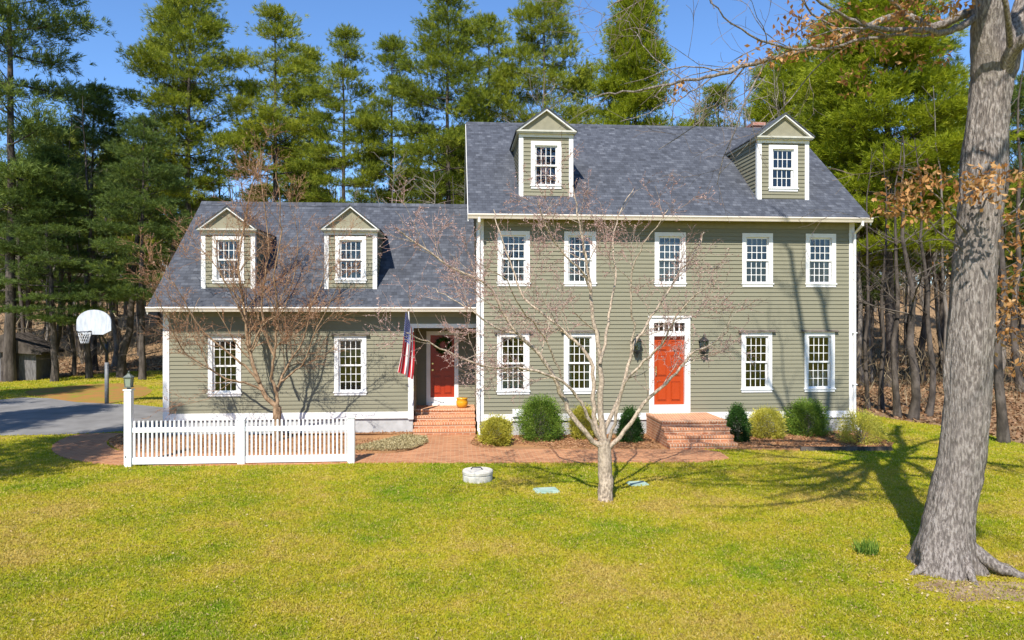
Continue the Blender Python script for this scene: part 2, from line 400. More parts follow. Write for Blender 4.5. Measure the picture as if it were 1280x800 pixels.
BED3 = [np.array(p[:2]) for p in [G(905,562),G(960,563),G(1040,564),G(1112,563.5),G(1116,556),G(1095,547),G(1078,540)]]+[np.array((11.0,0)), np.array((STX1,0))]
BED1 = smooth_poly(BED1[:11], 1)+BED1[11:]; BED2 = smooth_poly(BED2[:5], 1)+BED2[5:]
for i, b in enumerate((BED1, BED2, BED3)):
    sheet('mulch_bed', b, .045, M_MULCH, thick=.05)
UNDER = [np.array(p[:2], float) for p in (G(150,566), G(250,576), (-3.7,-3.3), G(600,577), G(822,572), G(832,563), (STX0+.5,-2.3), (STX0+.5,-.02), (0,-.02), (0,.78), (-8.85,.78), G(165,543), G(140,552))]
sheet('bed_soil', UNDER, .008, M_MULCH)
EX = [UNDER, DRIVE, TAN, PATH, BED1, BED2, BED3, [(-9,.8),(11.2,-.05),(11.2,10),(-9,10)]]

# ------------------------------------------------------------------ the house
house = empty('house', (0,0,0), 'olive clapboard colonial house with slate blue roofs and two red doors', 'house')
HW = 10.97; WZ0 = .64
def roofline(y0, z0, y1, z1): s = (z1-z0)/(y1-y0); return (lambda y: z0+s*(y-y0)), (lambda z: y0+(z-z0)/s), s
ZE = P(830,269,-.45)[2]; ZR = P(760,157,4.3)[2]
mz, my, ms_ = roofline(-.45, ZE, 4.3, ZR)
WE = P(400,383,.35)[2]; WR = P(450,255,4.6)[2]; WX0, WX1 = -8.81, 0.0
wz, wy, ws_ = roofline(.35, WE, 4.6, WR)
CR = .115
def siding(mb, O, sx, nn, z0, z1, ext, ops=()):
    O = np.array(O, float); sx = np.array(sx, float); nn = np.array(nn, float)
    def pt(s, z, out): q = O+sx*s+nn*out; return (q[0], q[1], z)
    k = 0; zz = z0
    while zz < z1-1e-4:
        za, zb = zz, min(zz+CR, z1); br = {za, zb}
        for (a, b, c, d) in ops:
            for q in (c, d):
                if za < q < zb: br.add(q)
        br = sorted(br)
        for q0, q1 in zip(br[:-1], br[1:]):
            e0, e1 = ext(q0), ext(q1); zm = (q0+q1)/2
            cuts = sorted([(a, b) for (a, b, c, d) in ops if c <= zm <= d])
            segs = []; cur = min(e0[0], e1[0]) - 1
            left = None
            edges = [('L',)]
            # build segments between openings
            lo = 'E'; 
            starts = [None]+[b for a, b in cuts]; ends = [a for a, b in cuts]+[None]
            for s_, e_ in zip(starts, ends):
                a0 = e0[0] if s_ is None else s_; a1 = e1[0] if s_ is None else s_
                b0 = e0[1] if e_ is None else e_; b1 = e1[1] if e_ is None else e_
                if b0-a0 < .002 and b1-a1 < .002: continue
                o0 = .024-.021*(q0-za)/CR; o1 = .024-.021*(q1-za)/CR
                mb.quad(pt(a0,q0,o0), pt(b0,q0,o0), pt(b1,q1,o1), pt(a1,q1,o1))
                if q0 == za: mb.quad(pt(a0,q0,.0), pt(b0,q0,.0), pt(b0,q0,o0), pt(a0,q0,o0))
        zz += CR
def pwin(u0, u1, v0, v1, Y):
    a = P((u0+u1)/2, v0, Y); b = P((u0+u1)/2, v1, Y)
    x0 = P(u0, (v0+v1)/2, Y)[0]; x1 = P(u1, (v0+v1)/2, Y)[0]
    return (x0+x1)/2, (a[2]+b[2])/2, x1-x0, a[2]-b[2]
def avg_size(ws, w=None, h=None): return [(c, z, w or a, h or b) for c, z, a, b in ws]
UPW = [pwin(622,662,289,357,0), pwin(705,745,290,358,0), pwin(818,857,291,359,0), pwin(927,966,291,358,0), pwin(1007,1044,292.5,358.5,0)]
LOW = [pwin(621,662,416,492,0), pwin(705,744,417,491,0), pwin(926,965,415,490,0), pwin(1005,1043,415,489.5,0)]
UZ = sum(w[1] for w in UPW)/5; LZ = sum(w[1] for w in LOW)/4
UPW = [(c, UZ, .91, 1.55) for c, z, w, h in UPW]; LOW = [(c, LZ, .91, 1.74) for c, z, w, h in LOW]
WWN = [pwin(262,300,420,494,.8), pwin(419,457,421,493,.8)]
WZ_ = sum(w[1] for w in WWN)/2; WWN = [(c, WZ_, .91, 1.72) for c, z, w, h in WWN]
DOOR = pwin(811,862,397,516,0)
def op(w, m=.05): c, z, a, b = w; return (c-a/2+m, c+a/2-m, z-b/2+m, z+b/2-m)

# walls
mb = MB()
siding(mb, (0,0,0), (1,0,0), (0,-1,0), WZ0, ZE-.04, lambda z: (0, HW), [op(w) for w in UPW+LOW]+[op(DOOR)])
mb.build('wall', M_SIDE, house)
GZ = lambda z: (max(0, my(z)+.1) if z > mz(.0) else 0, 8.6-(max(0, my(z)+.1) if z > mz(0.) else 0))
mb = MB(); siding(mb, (HW,0,0), (0,1,0), (1,0,0), WZ0, ZR-.1, GZ); mb.build('wall', M_SIDE, house)
mb = MB(); siding(mb, (0,0,0), (0,1,0), (-1,0,0), WZ0, ZR-.1, GZ); mb.build('wall', M_SIDE, house)
mb = MB(); siding(mb, (0,8.6,0), (1,0,0), (0,1,0), WZ0, ZE-.04, lambda z: (0, HW)); mb.build('wall', M_SIDE, house)
WB = 8.15; PX, PY, PZ = -1.83, 2.3, P(480,410,.8)[2]
mb = MB(); siding(mb, (0,.8,0), (1,0,0), (0,-1,0), WZ0, WE-.04, lambda z: (WX0, 0), [op(w) for w in WWN]+[(PX, .1, 0, PZ)])
mb.build('wall', M_SIDE, house)
GW = lambda z: (.8+(max(0, wy(z)-.8+.1) if z > wz(.8) else 0)-.8, WB-.8-(max(0, wy(z)-.8+.1) if z > wz(.8) else 0))
mb = MB(); siding(mb, (WX0,.8,0), (0,1,0), (-1,0,0), WZ0, WR-.1, GW); mb.build('wall', M_SIDE, house)
mb = MB(); siding(mb, (0,WB,0), (1,0,0), (0,1,0), WZ0, WE-.04, lambda z: (WX0, 0)); mb.build('wall', M_SIDE, house)
# porch recess
PD = pwin(533,573,414,504,PY)
mb = MB(); siding(mb, (0,PY,0), (1,0,0), (0,-1,0), .64, PZ, lambda z: (PX, 0), [(PD[0]-PD[2]/2+.03, PD[0]+PD[2]/2-.03, 0, PD[1]+PD[3]/2-.03)])
siding(mb, (PX,.8,0), (0,1,0), (1,0,0), .64, PZ, lambda z: (.03, 1.5))
mb.build('wall', M_SIDE, house)
mb = MB(); mb.box(PX,0,.8,PY,PZ,PZ+.03); mb.build('porch_ceiling', M_PANEL, house)
mb = MB(); mb.box(PX-.15,PX,.765,.86,.42,PZ+.12); mb.build('porch_post', M_WHITE, house)
mb = MB(); mb.box(PX,-.002,.765,.86,PZ,PZ+.12); mb.build('porch_header', M_WHITE, house)
# foundation, skirt board, corner boards, frieze
mb = MB(); mb.box(0.03,HW-.03,.02,8.58,-.3,.47); mb.build('foundation', M_FOUND, house)
mb = MB(); mb.box(WX0+.03,PX-.02,.83,WB,-.3,.46); mb.build('foundation', M_FOUND, house)
mb = MB(); mb.box(-.02,DOOR[0]-DOOR[2]/2,-.03,.03,.45,.645); mb.box(DOOR[0]+DOOR[2]/2,HW+.02,-.03,.03,.45,.645); mb.box(HW-.01,HW+.03,.03,8.6,.45,.645); mb.build('skirt_board', M_WHITE, house)
mb = MB(); mb.box(WX0-.02,PX-.15,.77,.83,.45,.645); mb.box(WX0-.03,WX0+.01,.83,WB,.45,.645); mb.build('skirt_board', M_WHITE, house)
for x0, x1, y0, y1, zt in ((-.02,.17,-.033,.03,ZE-.05),(-.03,.02,.03,.17,ZE-.05),(HW-.14,HW+.02,-.033,.03,ZE-.05),(HW-.02,HW+.033,.03,.17,ZE-.05),(WX0-.02,WX0+.15,.767,.83,WE-.05),(WX0-.033,WX0+.02,.83,.97,WE-.05)):
    mb = MB(); mb.box(x0,x1,y0,y1,.452,zt); mb.build('corner_board', M_WHITE, house)
for x0, x1, y0, ze in ((-.02,HW+.02,-.0,ZE),(WX0-.02,-.01,.8,WE)):
    mb = MB(); mb.box(x0,x1,y0-.45,y0+.02,ze-.10,ze-.075); mb.build('soffit', M_PANEL, house)
    mb = MB(); mb.box(x0+.16,x1-.15,y0-.030,y0+.02,ze-.30,ze-.101); mb.build('frieze_board', M_PANEL, house)

# roofs
def roof(name, x0, x1, ye, ze, yr, zr, m=M_ROOF):
    th = .11; s = (zr-ze)/(yr-ye); yb = 2*yr-ye
    mb = MB()
    for sg, ya in ((1, ye), (-1, yb)):
        a, b = (x0, ya, ze), (x1, ya, ze); c, d = (x1, yr, zr), (x0, yr, zr)
        mb.quad(a, b, c, d); lo = lambda p: (p[0], p[1], p[2]-th)
        mb.quad(lo(a), lo(d), lo(c), lo(b)); mb.quad(a, lo(a), lo(b), b); mb.quad(b, lo(b), lo(c), c); mb.quad(d, lo(d), lo(a), a)
    o = mb.build(name, m, house); cs = 1/math.cos(math.atan(s)); d = o.data.uv_layers[0].data; me = o.data
    for p in me.polygons:
        for li in p.loop_indices: c = me.vertices[me.loops[li].vertex_index].co; d[li].uv = (c.x, c.y*cs)
    return o
roof('roof', -.27, HW+.27, -.45, ZE, 4.3, ZR)
roof('roof', WX0-.27, .0, .35, WE, 4.6, WR)
for x0, x1, yr, zr in ((-.27,HW+.27,4.3,ZR),(WX0-.27,-.0,4.6,WR)):
    mb = MB(); mb.prism([(x0,yr-.16,zr-.115),(x0,yr,zr+.035),(x0,yr+.16,zr-.115),(x0,yr,zr-.0)], (x1-x0,0,0)); mb.build('ridge_cap', M_ROOF, house)
def rake(x0, x1, ye, ze, yr, zr, depth=.17):
    s = (zr-ze)/(yr-ye); mb = MB()
    for a in (ye+.0, 2*yr-ye):
        mb.prism([(x0,a,ze-.05),(x0,yr,zr-.05),(x0,yr,zr-.05-depth),(x0,a,ze-.05-depth)], (x1-x0,0,0))
    return mb
for x0, x1 in ((-.285,-.255),(HW+.255,HW+.285)): rake(x0, x1, -.45, ZE, 4.3, ZR).build('rake_board', M_WHITE, house)
rake(WX0-.285, WX0-.255, .35, WE, 4.6, WR).build('rake_board', M_WHITE, house)
rake(-.254, -.0, -.43, ZE-.07, 4.3, ZR-.07, .03).build('soffit', M_PANEL, house)
rake(HW, HW+.254, -.43, ZE-.07, 4.3, ZR-.07, .03).build('soffit', M_PANEL, house)
rake(WX0-.254, WX0, .37, WE-.07, 4.6, WR-.07, .03).build('soffit', M_PANEL, house)
def gutter(x0, x1, y, z):
    mb = MB(); mb.prism([(x0,y+.02,z-.02),(x0,y-.10,z-.02),(x0,y-.115,z-.05),(x0,y-.085,z-.10),(x0,y-.07,z-.15),(x0,y+.02,z-.15)], (x1-x0,0,0))
    return mb.build('gutter', M_CREAM, house)
gutter(-.28, HW+.28, -.45, ZE); gutter(WX0-.28, -.03, .35, WE)
# downspouts
def downspout(x, ytop, ztop, yw, kick):
    mb = MB(); r = .042
    mb.tube([(x,ytop,ztop-.12),(x,ytop,ztop-.22),(x,yw-.07,ztop-.42),(x,yw-.07,.35),(x,yw-.1,.22),(x+kick,yw-.38,.10)], r, 8)
    for z in (1.4, 2.9): mb.box(x-.06,x+.06,yw-.115,yw-.03,z,z+.03)
    return mb.build('downspout', M_WHITE, house, smooth=False)
downspout(HW-.01, -.5, ZE, -.02, .0)
downspout(.03, -.5, ZE, -.02, .05)

# windows
def window(w, Y, rows=3, cap=False, curtain=None, zs=0):
    cx, cz, ww, hh = w; x0, x1, z0, z1 = cx-ww/2, cx+ww/2, cz-hh/2, cz+hh/2; c = .115
    mb = MB()
    mb.box(x0,x0+c,Y-.035,Y+.02,z0+.07,z1-c); mb.box(x1-c,x1,Y-.035,Y+.02,z0+.07,z1-c); mb.box(x0,x1,Y-.037,Y+.02,z1-c,z1)
    mb.box(x0,x1,Y-.037,Y+.02,z0,z0+.07)
    ix0, ix1, iz0, iz1 = x0+c, x1-c, z0+.07, z1-c
    mb.box(ix0-.02,ix0,Y+.021,Y+.14,iz0,iz1); mb.box(ix1,ix1+.02,Y+.021,Y+.14,iz0,iz1); mb.box(ix0-.02,ix1+.02,Y+.021,Y+.14,iz1,iz1+.02)
    o = mb.build('window', M_WHITE, house)
    mb = MB(); mb.box(x0-.025,x1+.025,Y-.06,Y+.14,z0+.071,z0+.105); mb.build('sill', M_WHITE, o)
    iz0 = z0+.105; zm = (iz0+iz1)/2
    for k, (a, b, yy) in enumerate(((zm-.02, iz1, Y+.025), (iz0, zm+.02, Y+.065))):
        mb = MB(); s = .048
        mb.box(ix0,ix0+s,yy,yy+.035,a,b); mb.box(ix1-s,ix1,yy,yy+.035,a,b); mb.box(ix0+s,ix1-s,yy,yy+.035,b-s,b); mb.box(ix0+s,ix1-s,yy,yy+.035,a,a+s)
        gx0, gx1, gz0, gz1 = ix0+s, ix1-s, a+s, b-s
        for i in range(1, 4): x = gx0+(gx1-gx0)*i/4; mb.box(x-.0085,x+.0085,yy+.004,yy+.028,gz0,gz1)
        for i in range(1, rows): z = gz0+(gz1-gz0)*i/rows; mb.box(gx0,gx1,yy+.005,yy+.027,z-.0085,z+.0085)
        mb.build('sash', M_WHITE, o)
        mb = MB(); tl_ = .006*math.sin(cx*7.1+zm*3.3+k*2); mb.quad((gx0,yy+.015+tl_,gz0),(gx1,yy+.015,gz0),(gx1,yy+.015-tl_,gz1),(gx0,yy+.015,gz1)); mb.build('pane', M_GLASS, o)
    if cap:
        mb = MB(); mb.box(x0-.09,x1+.09,Y-.11,Y+.0,z1+.002,z1+.03); mb.prism([(x0-.09,Y-.10,z1+.031),(x0-.09,Y,z1+.031),(x0-.09,Y,z1+.065)], (ww+.18,0,0)); mb.build('drip_cap', M_CAP, o)
    yc = Y+.16
    if curtain == 'lace':
        n_ = 26; mb = MB()
        for i in range(n_):
            xa = ix0+(ix1-ix0)*i/n_; xb = ix0+(ix1-ix0)*(i+1)/n_; f = lambda q: yc+.02*math.sin(q*70)
            for a, b in ((iz0, zm-.12), (zm-.05, iz1-.14)): mb.quad((xa,f(xa),a),(xb,f(xb),a),(xb,f(xb),b),(xa,f(xa),b))
        mb.build('curtain', M_CURT, o)
    elif curtain == 'sides':
        mb = MB()
        for s_ in (0, 1):
            for i in range(8):
                xa = (ix0-.02 if s_ == 0 else ix1-.13)+.15*i/8; xb = xa+.15/8; f = lambda q: yc+.02*math.sin(q*90)
                mb.quad((xa,f(xa),iz0),(xb,f(xb),iz0),(xb,f(xb),iz1),(xa,f(xa),iz1))
        mb.build('curtain', M_CURT, o)
    elif curtain == 'blind':
        mb = MB(); z = iz1
        while z > zm+.25: mb.box(ix0,ix1,yc,yc+.012,z-.03,z-.008); z -= .032
        mb.build('blind', M_CURT2, o)
    elif curtain == 'low':
        mb = MB()
        for i in range(24):
            xa = ix0+(ix1-ix0)*i/24; xb = ix0+(ix1-ix0)*(i+1)/24; f = lambda q: yc+.02*math.sin(q*80)
            mb.quad((xa,f(xa),iz0),(xb,f(xb),iz0),(xb,f(xb),iz0+.5),(xa,f(xa),iz0+.5))
        mb.build('curtain', M_CURT, o)
    return o
M_CAP = m_noise('weathered_drip_cap', (.10,.085,.07), (.20,.17,.14), 10, .7)
for w, c in zip(UPW, ('blind','sides','lace','blind','sides')): window(w, 0, 3, False, c)
for w, c in zip(LOW, ('low','sides',None,'low')): window(w, 0, 3, True, c)
for w, c in zip(WWN, (None,'blind')): window(w, .8, 3, True, c)

# dormers
def dormer(cx, w, Yf, zb, ze, zp, rf, win, name='dormer'):
    fz, fy = rf; x0, x1 = cx-w/2, cx+w/2
    mb = MB(); siding(mb, (0,Yf,0), (1,0,0), (0,-1,0), zb-.25, ze, lambda z: (x0, x1), [op(win)])
    siding(mb, (x0,Yf,0), (0,1,0), (-1,0,0), zb-.25, ze, lambda z: (0, max(.06, fy(z)-Yf+.12)))
    siding(mb, (x1,Yf,0), (0,1,0), (1,0,0), zb-.25, ze, lambda z: (0, max(.06, fy(z)-Yf+.12)))
    o = mb.build(name, M_SIDE, house)
    mb = MB()
    for a, b in ((x0-.022, x0+.10), (x1-.10, x1+.022)): mb.box(a,b,Yf-.034,Yf+.0,zb-.2,ze-.09)
    mb.box(x0-.024,x0+.002,Yf+.001,Yf+.10,zb-.2,ze-.09); mb.box(x1-.002,x1+.024,Yf+.001,Yf+.10,zb-.2,ze-.09)
    mb.box(x0-.03,x1+.03,Yf-.045,Yf+.0,ze-.089,ze); mb.build('corner_trim', M_WHITE, o)
    ov = .085; yb = fy(ze)+.15
    mb = MB(); mb.box(x0-ov,x1+ov,Yf-.15,Yf+.0,ze+.001,ze+.035); mb.box(x0-ov-.02,x1+ov+.02,Yf-.18,Yf+.0,ze+.036,ze+.085)
    mb.box(x0-ov,x0,Yf+.001,yb,ze+.001,ze+.06); mb.box(x1,x1+ov,Yf+.001,yb,ze+.001,ze+.06)
    mb.build('cornice', M_DTRIM, o)
    zt = ze+.086; a0, a1 = x0-ov-.02, x1+ov+.02; s = (zp-zt)/(cx-a0)
    mb = MB(); mb.poly([(a0+.1,Yf-.06,zt),(a1-.1,Yf-.06,zt),(cx,Yf-.06,zp-.07*s)]); mb.build('pediment_panel', M_PANEL, o)
    mb = MB(); t = .055
    for xa in (a0, a1): mb.prism([(xa,Yf-.17,zt-.02),(cx,Yf-.17,zp-.02),(cx,Yf-.17,zp-.02-t),(xa+(t/s if xa == a0 else -t/s),Yf-.17,zt-.02)], (0,.17,0))
    mb.build('rake_trim', M_WHITE, o)
    yr = fy(zp)+.3; mb = MB(); q = .02
    for xa, sg in ((a0-.02, 1), (a1+.02, -1)):
        zz = zt-.02*s
        mb.prism([(xa,Yf-.2,zz-.015),(cx,Yf-.2,zp-.015),(cx,Yf-.2,zp+q),(xa,Yf-.2,zz+q)], (0,yr-Yf+.2,0))
    r = mb.build('roof', M_ROOF, o); me = r.data; d = me.uv_layers[0].data
    for p in me.polygons:
        for li in p.loop_indices: c = me.vertices[me.loops[li].vertex_index].co; d[li].uv = (c.y, c.x*1.3)
    window(win, Yf, 2)
    return o
M_DTRIM = m_noise('painted_cornice', (.42,.41,.34), (.52,.51,.44), 5, .55, .3)
def mk_dormer(u0, u1, vb, ve, vp, Yf, rf, wn, fixw=None):
    um = (u0+u1)/2; x0, x1 = P(u0, 300, Yf)[0], P(u1, 300, Yf)[0]; cx = (x0+x1)/2; w = x1-x0
    c, z, a, b = pwin(*wn, Yf)
    dormer(cx, fixw or w, Yf, P(um, vb, Yf)[2], P(um, ve, Yf)[2]-.07, P(um, vp, Yf-.15)[2]+.03, rf, (cx, z, .88, 1.36))
mk_dormer(649,716,249,165,136,.35,(mz,my),(664,701,178,235),1.52)
mk_dormer(946,1011,252,172.5,143,.35,(mz,my),(962,997,182,239),1.52)
mk_dormer(254,317,363,287,259,1.0,(wz,wy),(267,303,297,352),1.46)
mk_dormer(407,470,363,287,257.5,1.0,(wz,wy),(421,457,297,352),1.46)

# doors
def panels(mb, x0, x1, z0, z1, y):
    w = x1-x0; h = z1-z0; st = .11*w/.9
    for a, b in ((.06,.34),(.42,.72),(.79,.93)):
        for s_ in (0, 1):
            xa = x0+st+(w/2-st*.6)*s_*1.0+ (st*.2 if s_ else 0); xb = xa+w/2-st*1.55
            za, zb = z0+h*a, z0+h*b
            [mb.box(*q_, y-.014, y+.01, *r_) for q_, r_ in (((xa,xb),(za,za+.012)),((xa,xb),(zb-.012,zb)),((xa,xa+.012),(za+.013,zb-.013)),((xb-.012,xb),(za+.013,zb-.013)))]; mb.box(xa+.03,xb-.03,y-.022,y+.01,za+.03,zb-.03)
cx, cz, w_, h_ = DOOR; x0, x1, z0, z1 = cx-w_/2, cx+w_/2, cz-h_/2, cz+h_/2
lx0, lx1 = P(817,460,0)[0], P(855.5,460,0)[0]; lz0, lz1 = P(836,506,0)[2], P(836,420,0)[2]; tz0, tz1 = P(836,414,0)[2], P(836,403.5,0)[2]
mb = MB(); mb.box(x0,lx0,-.05,.02,z0,z1-.0); mb.box(lx1,x1,-.05,.02,z0,z1); mb.box(lx0,lx1,-.05,.02,tz1,z1); mb.box(lx0,lx1,-.05,.08,lz1,tz0)
mb.box(lx0,lx1,-.05,.08,z0,lz0); mb.box(x0-.03,x1+.03,-.09,.0,z1+.001,z1+.05); mb.box(x0-.0,x0+.06,-.065,-.051,z0,z1-.01); mb.box(x1-.06,x1,-.065,-.051,z0,z1-.01)
mb.box(lx0-.02,lx0,.021,.12,z0,z1); mb.box(lx1,lx1+.02,.021,.12,z0,z1)
df = mb.build('door_frame', M_WHITE, house)
mb = MB(); mb.box(lx0-.1,lx1+.1,-.14,-.051,z0-.0,z0+.05); mb.build('threshold', M_WHITE, df)
for i in range(1, 6): x = lx0+(lx1-lx0)*i/6; MB().box(x-.014,x+.014,.0,.03,tz0,tz1).build('transom_bar', M_WHITE, df)
mb = MB(); mb.quad((lx0,.04,tz0),(lx1,.04,tz0),(lx1,.04,tz1),(lx0,.04,tz1)); mb.build('pane', M_GLASS, df)
mb = MB(); mb.box(lx0+.003,lx1-.003,.05,.09,lz0,lz1-.002); panels(mb, lx0, lx1, lz0, lz1, .05); dr = mb.build('door', M_RED, house); dr['label'] = 'vermilion six panel front door'
mb = MB(); mb.box(lx0+.055,lx0+.085,-.0,.05,lz0+.85,lz0+1.1); mb.lathe([(.0,lz0+.9),(.028,lz0+.91),(.03,lz0+.94),(.0,lz0+.96)], lx0+.07, .0, 10); mb.build('handle', M_BRASS, dr)
cx, cz, w_, h_ = PD; x0, x1, z0, z1 = cx-w_/2, cx+w_/2, .64, cz+h_/2
lx0, lx1 = P(538,460,PY)[0], P(568,460,PY)[0]; lz0, lz1 = P(553,496.5,PY)[2], P(553,419,PY)[2]
mb = MB(); mb.box(x0,lx0,PY-.04,PY+.02,z0,z1); mb.box(lx1,x1,PY-.04,PY+.02,z0,z1); mb.box(lx0,lx1,PY-.04,PY+.02,lz1,z1); mb.box(lx0,lx1,PY-.04,PY+.05,z0,lz0)
df = mb.build('door_frame', M_WHITE, house)
mb = MB(); mb.box(x0+.05,x1-.05,PY-.16,PY-.041,z0+.0,z0+.06); mb.build('threshold', M_WHITE, df)
mb = MB(); mb.box(lx0+.002,lx1-.002,PY+.01,PY+.05,lz0,lz1); panels(mb, lx0, lx1, lz0, lz1, PY+.01); dr = mb.build('door', M_RED2, house); dr['label'] = 'deep red side door inside the recessed porch'
for z, nm in ((lz0+.85, 'handle'), (lz0+1.05, 'lock')): MB().tube([(lx0+.07,PY+.02,z),(lx0+.07,PY-.05,z)], .03, 10).build(nm, M_BRASS, dr)
# chimney behind the ridge, dark rooms behind the glass
c = P(944,160,5.6); mb = MB(); mb.box(c[0]-.20,c[0]+.20,5.3,6.0,8.2,P(944,157,5.3)[2]); mb.box(c[0]-.24,c[0]+.24,5.24,6.06,P(944,157,5.3)[2]+.001,P(944,153,5.3)[2]); mb.build('chimney', M_CHIM, house)
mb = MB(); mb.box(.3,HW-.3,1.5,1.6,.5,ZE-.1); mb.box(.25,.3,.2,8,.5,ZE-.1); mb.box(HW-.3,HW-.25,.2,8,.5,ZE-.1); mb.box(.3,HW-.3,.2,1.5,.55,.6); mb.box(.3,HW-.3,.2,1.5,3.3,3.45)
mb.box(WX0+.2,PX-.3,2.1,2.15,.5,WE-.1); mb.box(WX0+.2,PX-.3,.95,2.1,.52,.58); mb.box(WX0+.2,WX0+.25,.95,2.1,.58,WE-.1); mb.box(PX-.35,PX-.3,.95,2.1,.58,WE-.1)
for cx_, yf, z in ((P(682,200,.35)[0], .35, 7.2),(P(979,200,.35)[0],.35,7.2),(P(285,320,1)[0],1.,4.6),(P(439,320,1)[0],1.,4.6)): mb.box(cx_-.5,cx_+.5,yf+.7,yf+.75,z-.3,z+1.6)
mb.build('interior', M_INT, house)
mb = MB(); p = P(648,516,0); mb.box(p[0]-.17,p[0]+.17,-.10,-.016,p[2]-.09,p[2]+.11); mb.box(p[0]-.30,p[0]-.20,-.08,-.031,p[2]-.26,p[2]-.1); mb.tube([(p[0]-.25,-.06,p[2]-.12),(p[0]-.25,-.06,-.05)],.018,6)
mb.build('utility_box', M_FENCE, house)

# ------------------------------------------------------------------ brick steps
def steps(name, label, x0, x1, levels, yb):
    """levels: list of (y_front, z_top); deepest/highest last"""
    r = empty(name, ((x0+x1)/2, levels[0][0], 0), label, 'steps'); ox, oy = (x0+x1)/2, levels[0][0]
    for i, (yf, zt) in enumerate(levels):
        zb = 0.0 if i == 0 else levels[i-1][1]
        ye = yb
        mb = MB(); mb.box(x0-ox+.015,x1-ox-.015,yf-oy+.02,ye-oy,(zb-.06 if i else -.1),zt-.065); mb.build('riser', M_BRICK, r)
        nb = levels[i+1][0]+.015 if i+1 < len(levels) else ye-.001
        # tread course laid on edge
        mb = MB(); mb.box(x0-ox,x1-ox,yf-oy,nb-oy,zt-.064,zt); mb.build('tread', M_ROWLOCK, r, bevel=.006)
    return r
M_ROWLOCK = m_brick('rowlock_brick', (.42,.145,.065), (.58,.27,.13), (.62,.46,.32), .075, .21)
steps('brick_steps', 'red brick steps inside the recessed porch, leading to the side door', PX, -.035, [(.40,.16),(.70,.32),(1.0,.48),(1.3,.64)], PY)
steps('brick_steps', 'free standing red brick steps leading up to the vermilion front door', STX0, STX1, [(-2.33,.16),(-2.08,.32),(-1.83,.48),(-1.58,.64)], -.035)
mb = MB(); a = G(1000,563.5); b = G(1114,563.5); mb.prism([(a[0],a[1]-.06,0),(a[0],a[1]+.06,0),(a[0],a[1]+.06,.1),(a[0],a[1]-.06,.1)], (b[0]-a[0],b[1]-a[1],0))
o = mb.build('bed_edging', M_PBARK); tag(o, 'dark timber edging in front of the mulch bed at the right corner of the house', 'edging'); rebase(o, a)

# ------------------------------------------------------------------ plant generators
class Tubes:
    """many tapered tubes in one mesh, built in batches of equal length"""
    def __init__(s): s.d = {}
    def add(s, pts, rad, sides=5): s.d.setdefault((len(pts), sides), []).append((np.asarray(pts, float), np.asarray(rad, float)))
    def arrays(s):
        Vs, Fs, off = [], [], 0
        for (k, sd_), L in s.d.items():
            Pn = np.stack([a for a, b in L]); R = np.stack([b for a, b in L]); n_ = len(L)
            T = np.empty_like(Pn); T[:, 1:-1] = Pn[:, 2:]-Pn[:, :-2]; T[:, 0] = Pn[:, 1]-Pn[:, 0]; T[:, -1] = Pn[:, -1]-Pn[:, -2]
            T /= np.linalg.norm(T, axis=2, keepdims=True)+1e-9
            m = T.mean(1, keepdims=True); ref = np.where(np.abs(m[:, :, 2:3]) > .75, np.array([1., 0, 0]), np.array([0, 0, 1.]))
            A = np.cross(T, np.broadcast_to(ref, T.shape)); A /= np.linalg.norm(A, axis=2, keepdims=True)+1e-9; B = np.cross(T, A)
            an = np.arange(sd_)*2*np.pi/sd_
            ring = A[:, :, None]*np.cos(an)[None, None, :, None]+B[:, :, None]*np.sin(an)[None, None, :, None]
            V = (Pn[:, :, None]+ring*R[:, :, None, None]).reshape(-1, 3)
            i, j, q = np.meshgrid(np.arange(n_), np.arange(k-1), np.arange(sd_), indexing='ij'); q2 = (q+1) % sd_; b0 = off+i*k*sd_+j*sd_
            Fs.append(np.stack([b0+q, b0+q2, b0+sd_+q2, b0+sd_+q], -1).reshape(-1, 4)); Vs.append(V); off += len(V)
        return np.concatenate(Vs), np.concatenate(Fs)
    def mesh(s, name, m, smooth=True): V, Fc = s.arrays(); return fast_mesh(name, V, [Fc], m, smooth)
def blades(C, Dr, L, Wd, rng, curl=0.0):
    """two-triangle leaf blades: centre base C, direction Dr, length, width -> V, F"""
    n_ = len(C); Dr = Dr/(np.linalg.norm(Dr, axis=1, keepdims=True)+1e-9)
    r = rng.normal(size=(n_, 3)); A = np.cross(Dr, r); A /= np.linalg.norm(A, axis=1, keepdims=True)+1e-9
    L = np.broadcast_to(np.asarray(L, float), (n_,))[:, None]; Wd = np.broadcast_to(np.asarray(Wd, float), (n_,))[:, None]
    mid = C+Dr*L*.5; nn = np.cross(Dr, A)
    V = np.stack([C, mid+A*Wd*.5+nn*curl*L, C+Dr*L, mid-A*Wd*.5+nn*curl*L], 1).reshape(-1, 3)
    Fc = np.arange(n_*4).reshape(-1, 4); return V, Fc
def unit(v): return v/(np.linalg.norm(v)+1e-9)
def bend(p, d, L, k, rng, wob=.15, up=0.0):
    pts = [np.array(p, float)]; d = unit(np.array(d, float))
    for i in range(k):
        d = unit(d+rng.normal(size=3)*wob+np.array((0, 0, up))); pts.append(pts[-1]+d*L/k)
    return pts, d
def side_dir(d, ang, rng, prefer=None):
    r = rng.normal(size=3)
    if prefer is not None: r = r+np.array(prefer)
    a = unit(np.cross(d, np.cross(r, d))); return unit(d*math.cos(ang)+a*math.sin(ang))
